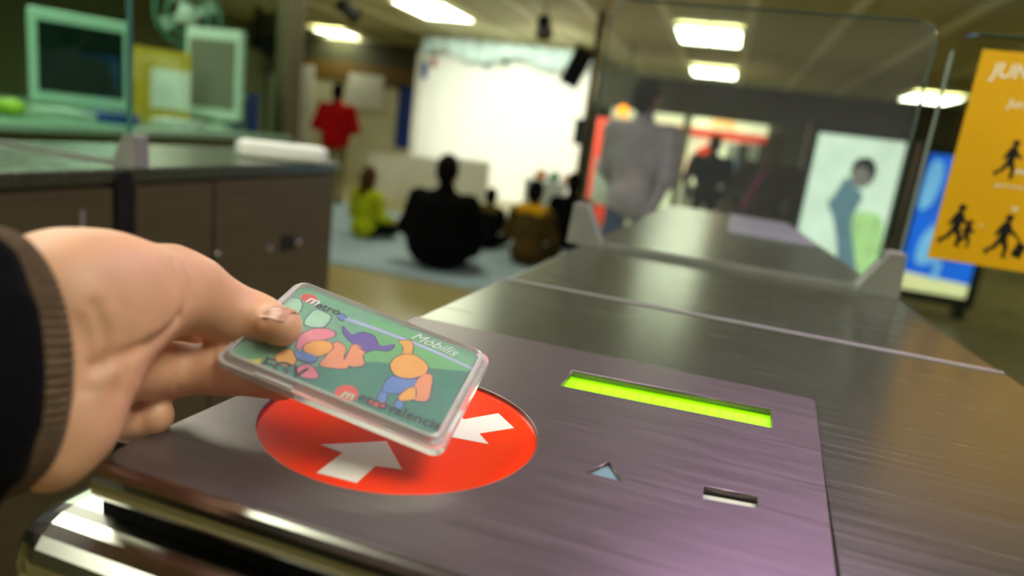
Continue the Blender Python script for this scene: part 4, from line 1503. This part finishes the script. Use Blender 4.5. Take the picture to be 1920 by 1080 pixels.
# backlit advert boxes
mat('ad_pale', (222, 243, 222), 0.4, 0, 0.12, 3.0, emit=0.95)
mat('ad_green', (182, 228, 150), 0.4, 0, 0.2, 6, emit=0.85)
mat('ad_blue_grey', (110, 150, 165), 0.4, 0, 0.15, 4, emit=0.6)
mat('ad_hair', (40, 60, 62), 0.4, 0, 0.1, 4, emit=0.25)
mat('ad_skin', (150, 150, 140), 0.4, 0, 0.1, 4, emit=0.5)
mat('ad_blue', (20, 105, 225), 0.4, 0, 0.25, 2.5, emit=0.8)
mat('ad_lightblue', (120, 190, 240), 0.4, 0, 0.2, 3, emit=0.8)
mat('ad_cream', (232, 235, 170), 0.4, 0, 0.1, 2, emit=0.8)
mat('ad_frame', (14, 24, 20), 0.4)
AY = 7.3


def ad_box(label, px0, px1, py0, py1, mface, y, zb):
    m = (py0 + py1) / 2
    xa, xb = ony(px0, m, y)[0], ony(px1, m, y)[0]
    za = ony((px0 + px1) / 2, py0, y)[2]
    t = empty('advert_box', ((xa + xb) / 2, y, 0), label=label, cat='advert')
    W_ = xb - xa
    bx('housing', 'ad_frame', t, -W_ / 2 - .09, W_ / 2 + .09, .0, .16, zb - .10, za + .10, .01)
    f = bx('lit_face', mface, t, -W_ / 2, W_ / 2, -.012, .0, zb, za)
    for s in (-1, 1):
        bx('foot', 'ad_frame', t, s * W_ / 2 - .05, s * W_ / 2 + .05, .02, .14, 0, zb - .09)
    return t, f, W_, zb, za


t, f, W_, zb, za = ad_box('backlit pale green advert showing a bending figure', 1508, 1672, 255, 500, 'ad_pale', AY, .22)
H_ = za - zb
U = lambda pts: [(-W_ / 2 + u * W_, zb + v * H_) for u, v in pts]
prism('printed_field', 'ad_green', f, U(smooth_loop([(.55, .45), (.8, .5), (.97, .42), (.97, .02), (.7, .05), (.62, .25)])), -.0135, -.012, axis='y')
prism('printed_figure', 'ad_blue_grey', f, U(smooth_loop([(.42, .72), (.55, .66), (.66, .60), (.60, .42), (.72, .20), (.80, .02), (.58, .02), (.50, .22), (.38, .42), (.28, .52), (.34, .60)])), -.0150, -.0135, axis='y')
prism('printed_face', 'ad_skin', f, U(circle(.60, .73, .13, .075, 20)), -.0160, -.0150, axis='y')
prism('printed_hair', 'ad_hair', f, U(smooth_loop([(.46, .74), (.48, .84), (.64, .87), (.74, .80), (.72, .70), (.66, .78), (.54, .80)])), -.0170, -.0160, axis='y')
t, f, W_, zb, za = ad_box('backlit blue advert with cream base partly behind the yellow sign', 1712, 1850, 292, 535, 'ad_blue', AY + .05, .22)
H_ = za - zb
U = lambda pts: [(-W_ / 2 + u * W_, zb + v * H_) for u, v in pts]
prism('printed_base', 'ad_cream', f, U([(.0, .0), (1, 0), (1, .10), (0, .13)]), -.0135, -.012, axis='y')
prism('printed_cloud', 'ad_lightblue', f, U(smooth_loop([(.03, .60), (.20, .66), (.24, .90), (.10, .96), (.02, .85)])), -.0135, -.012, axis='y')
prism('printed_cloud', 'ad_lightblue', f, U(smooth_loop([(.2, .2), (.5, .25), (.55, .45), (.3, .5), (.16, .36)])), -.0135, -.012, axis='y')
prism('printed_streak', 'ad_lightblue', f, U([(.44, .10), (.54, .10), (.56, .24), (.46, .24)]), -.0145, -.0135, axis='y')
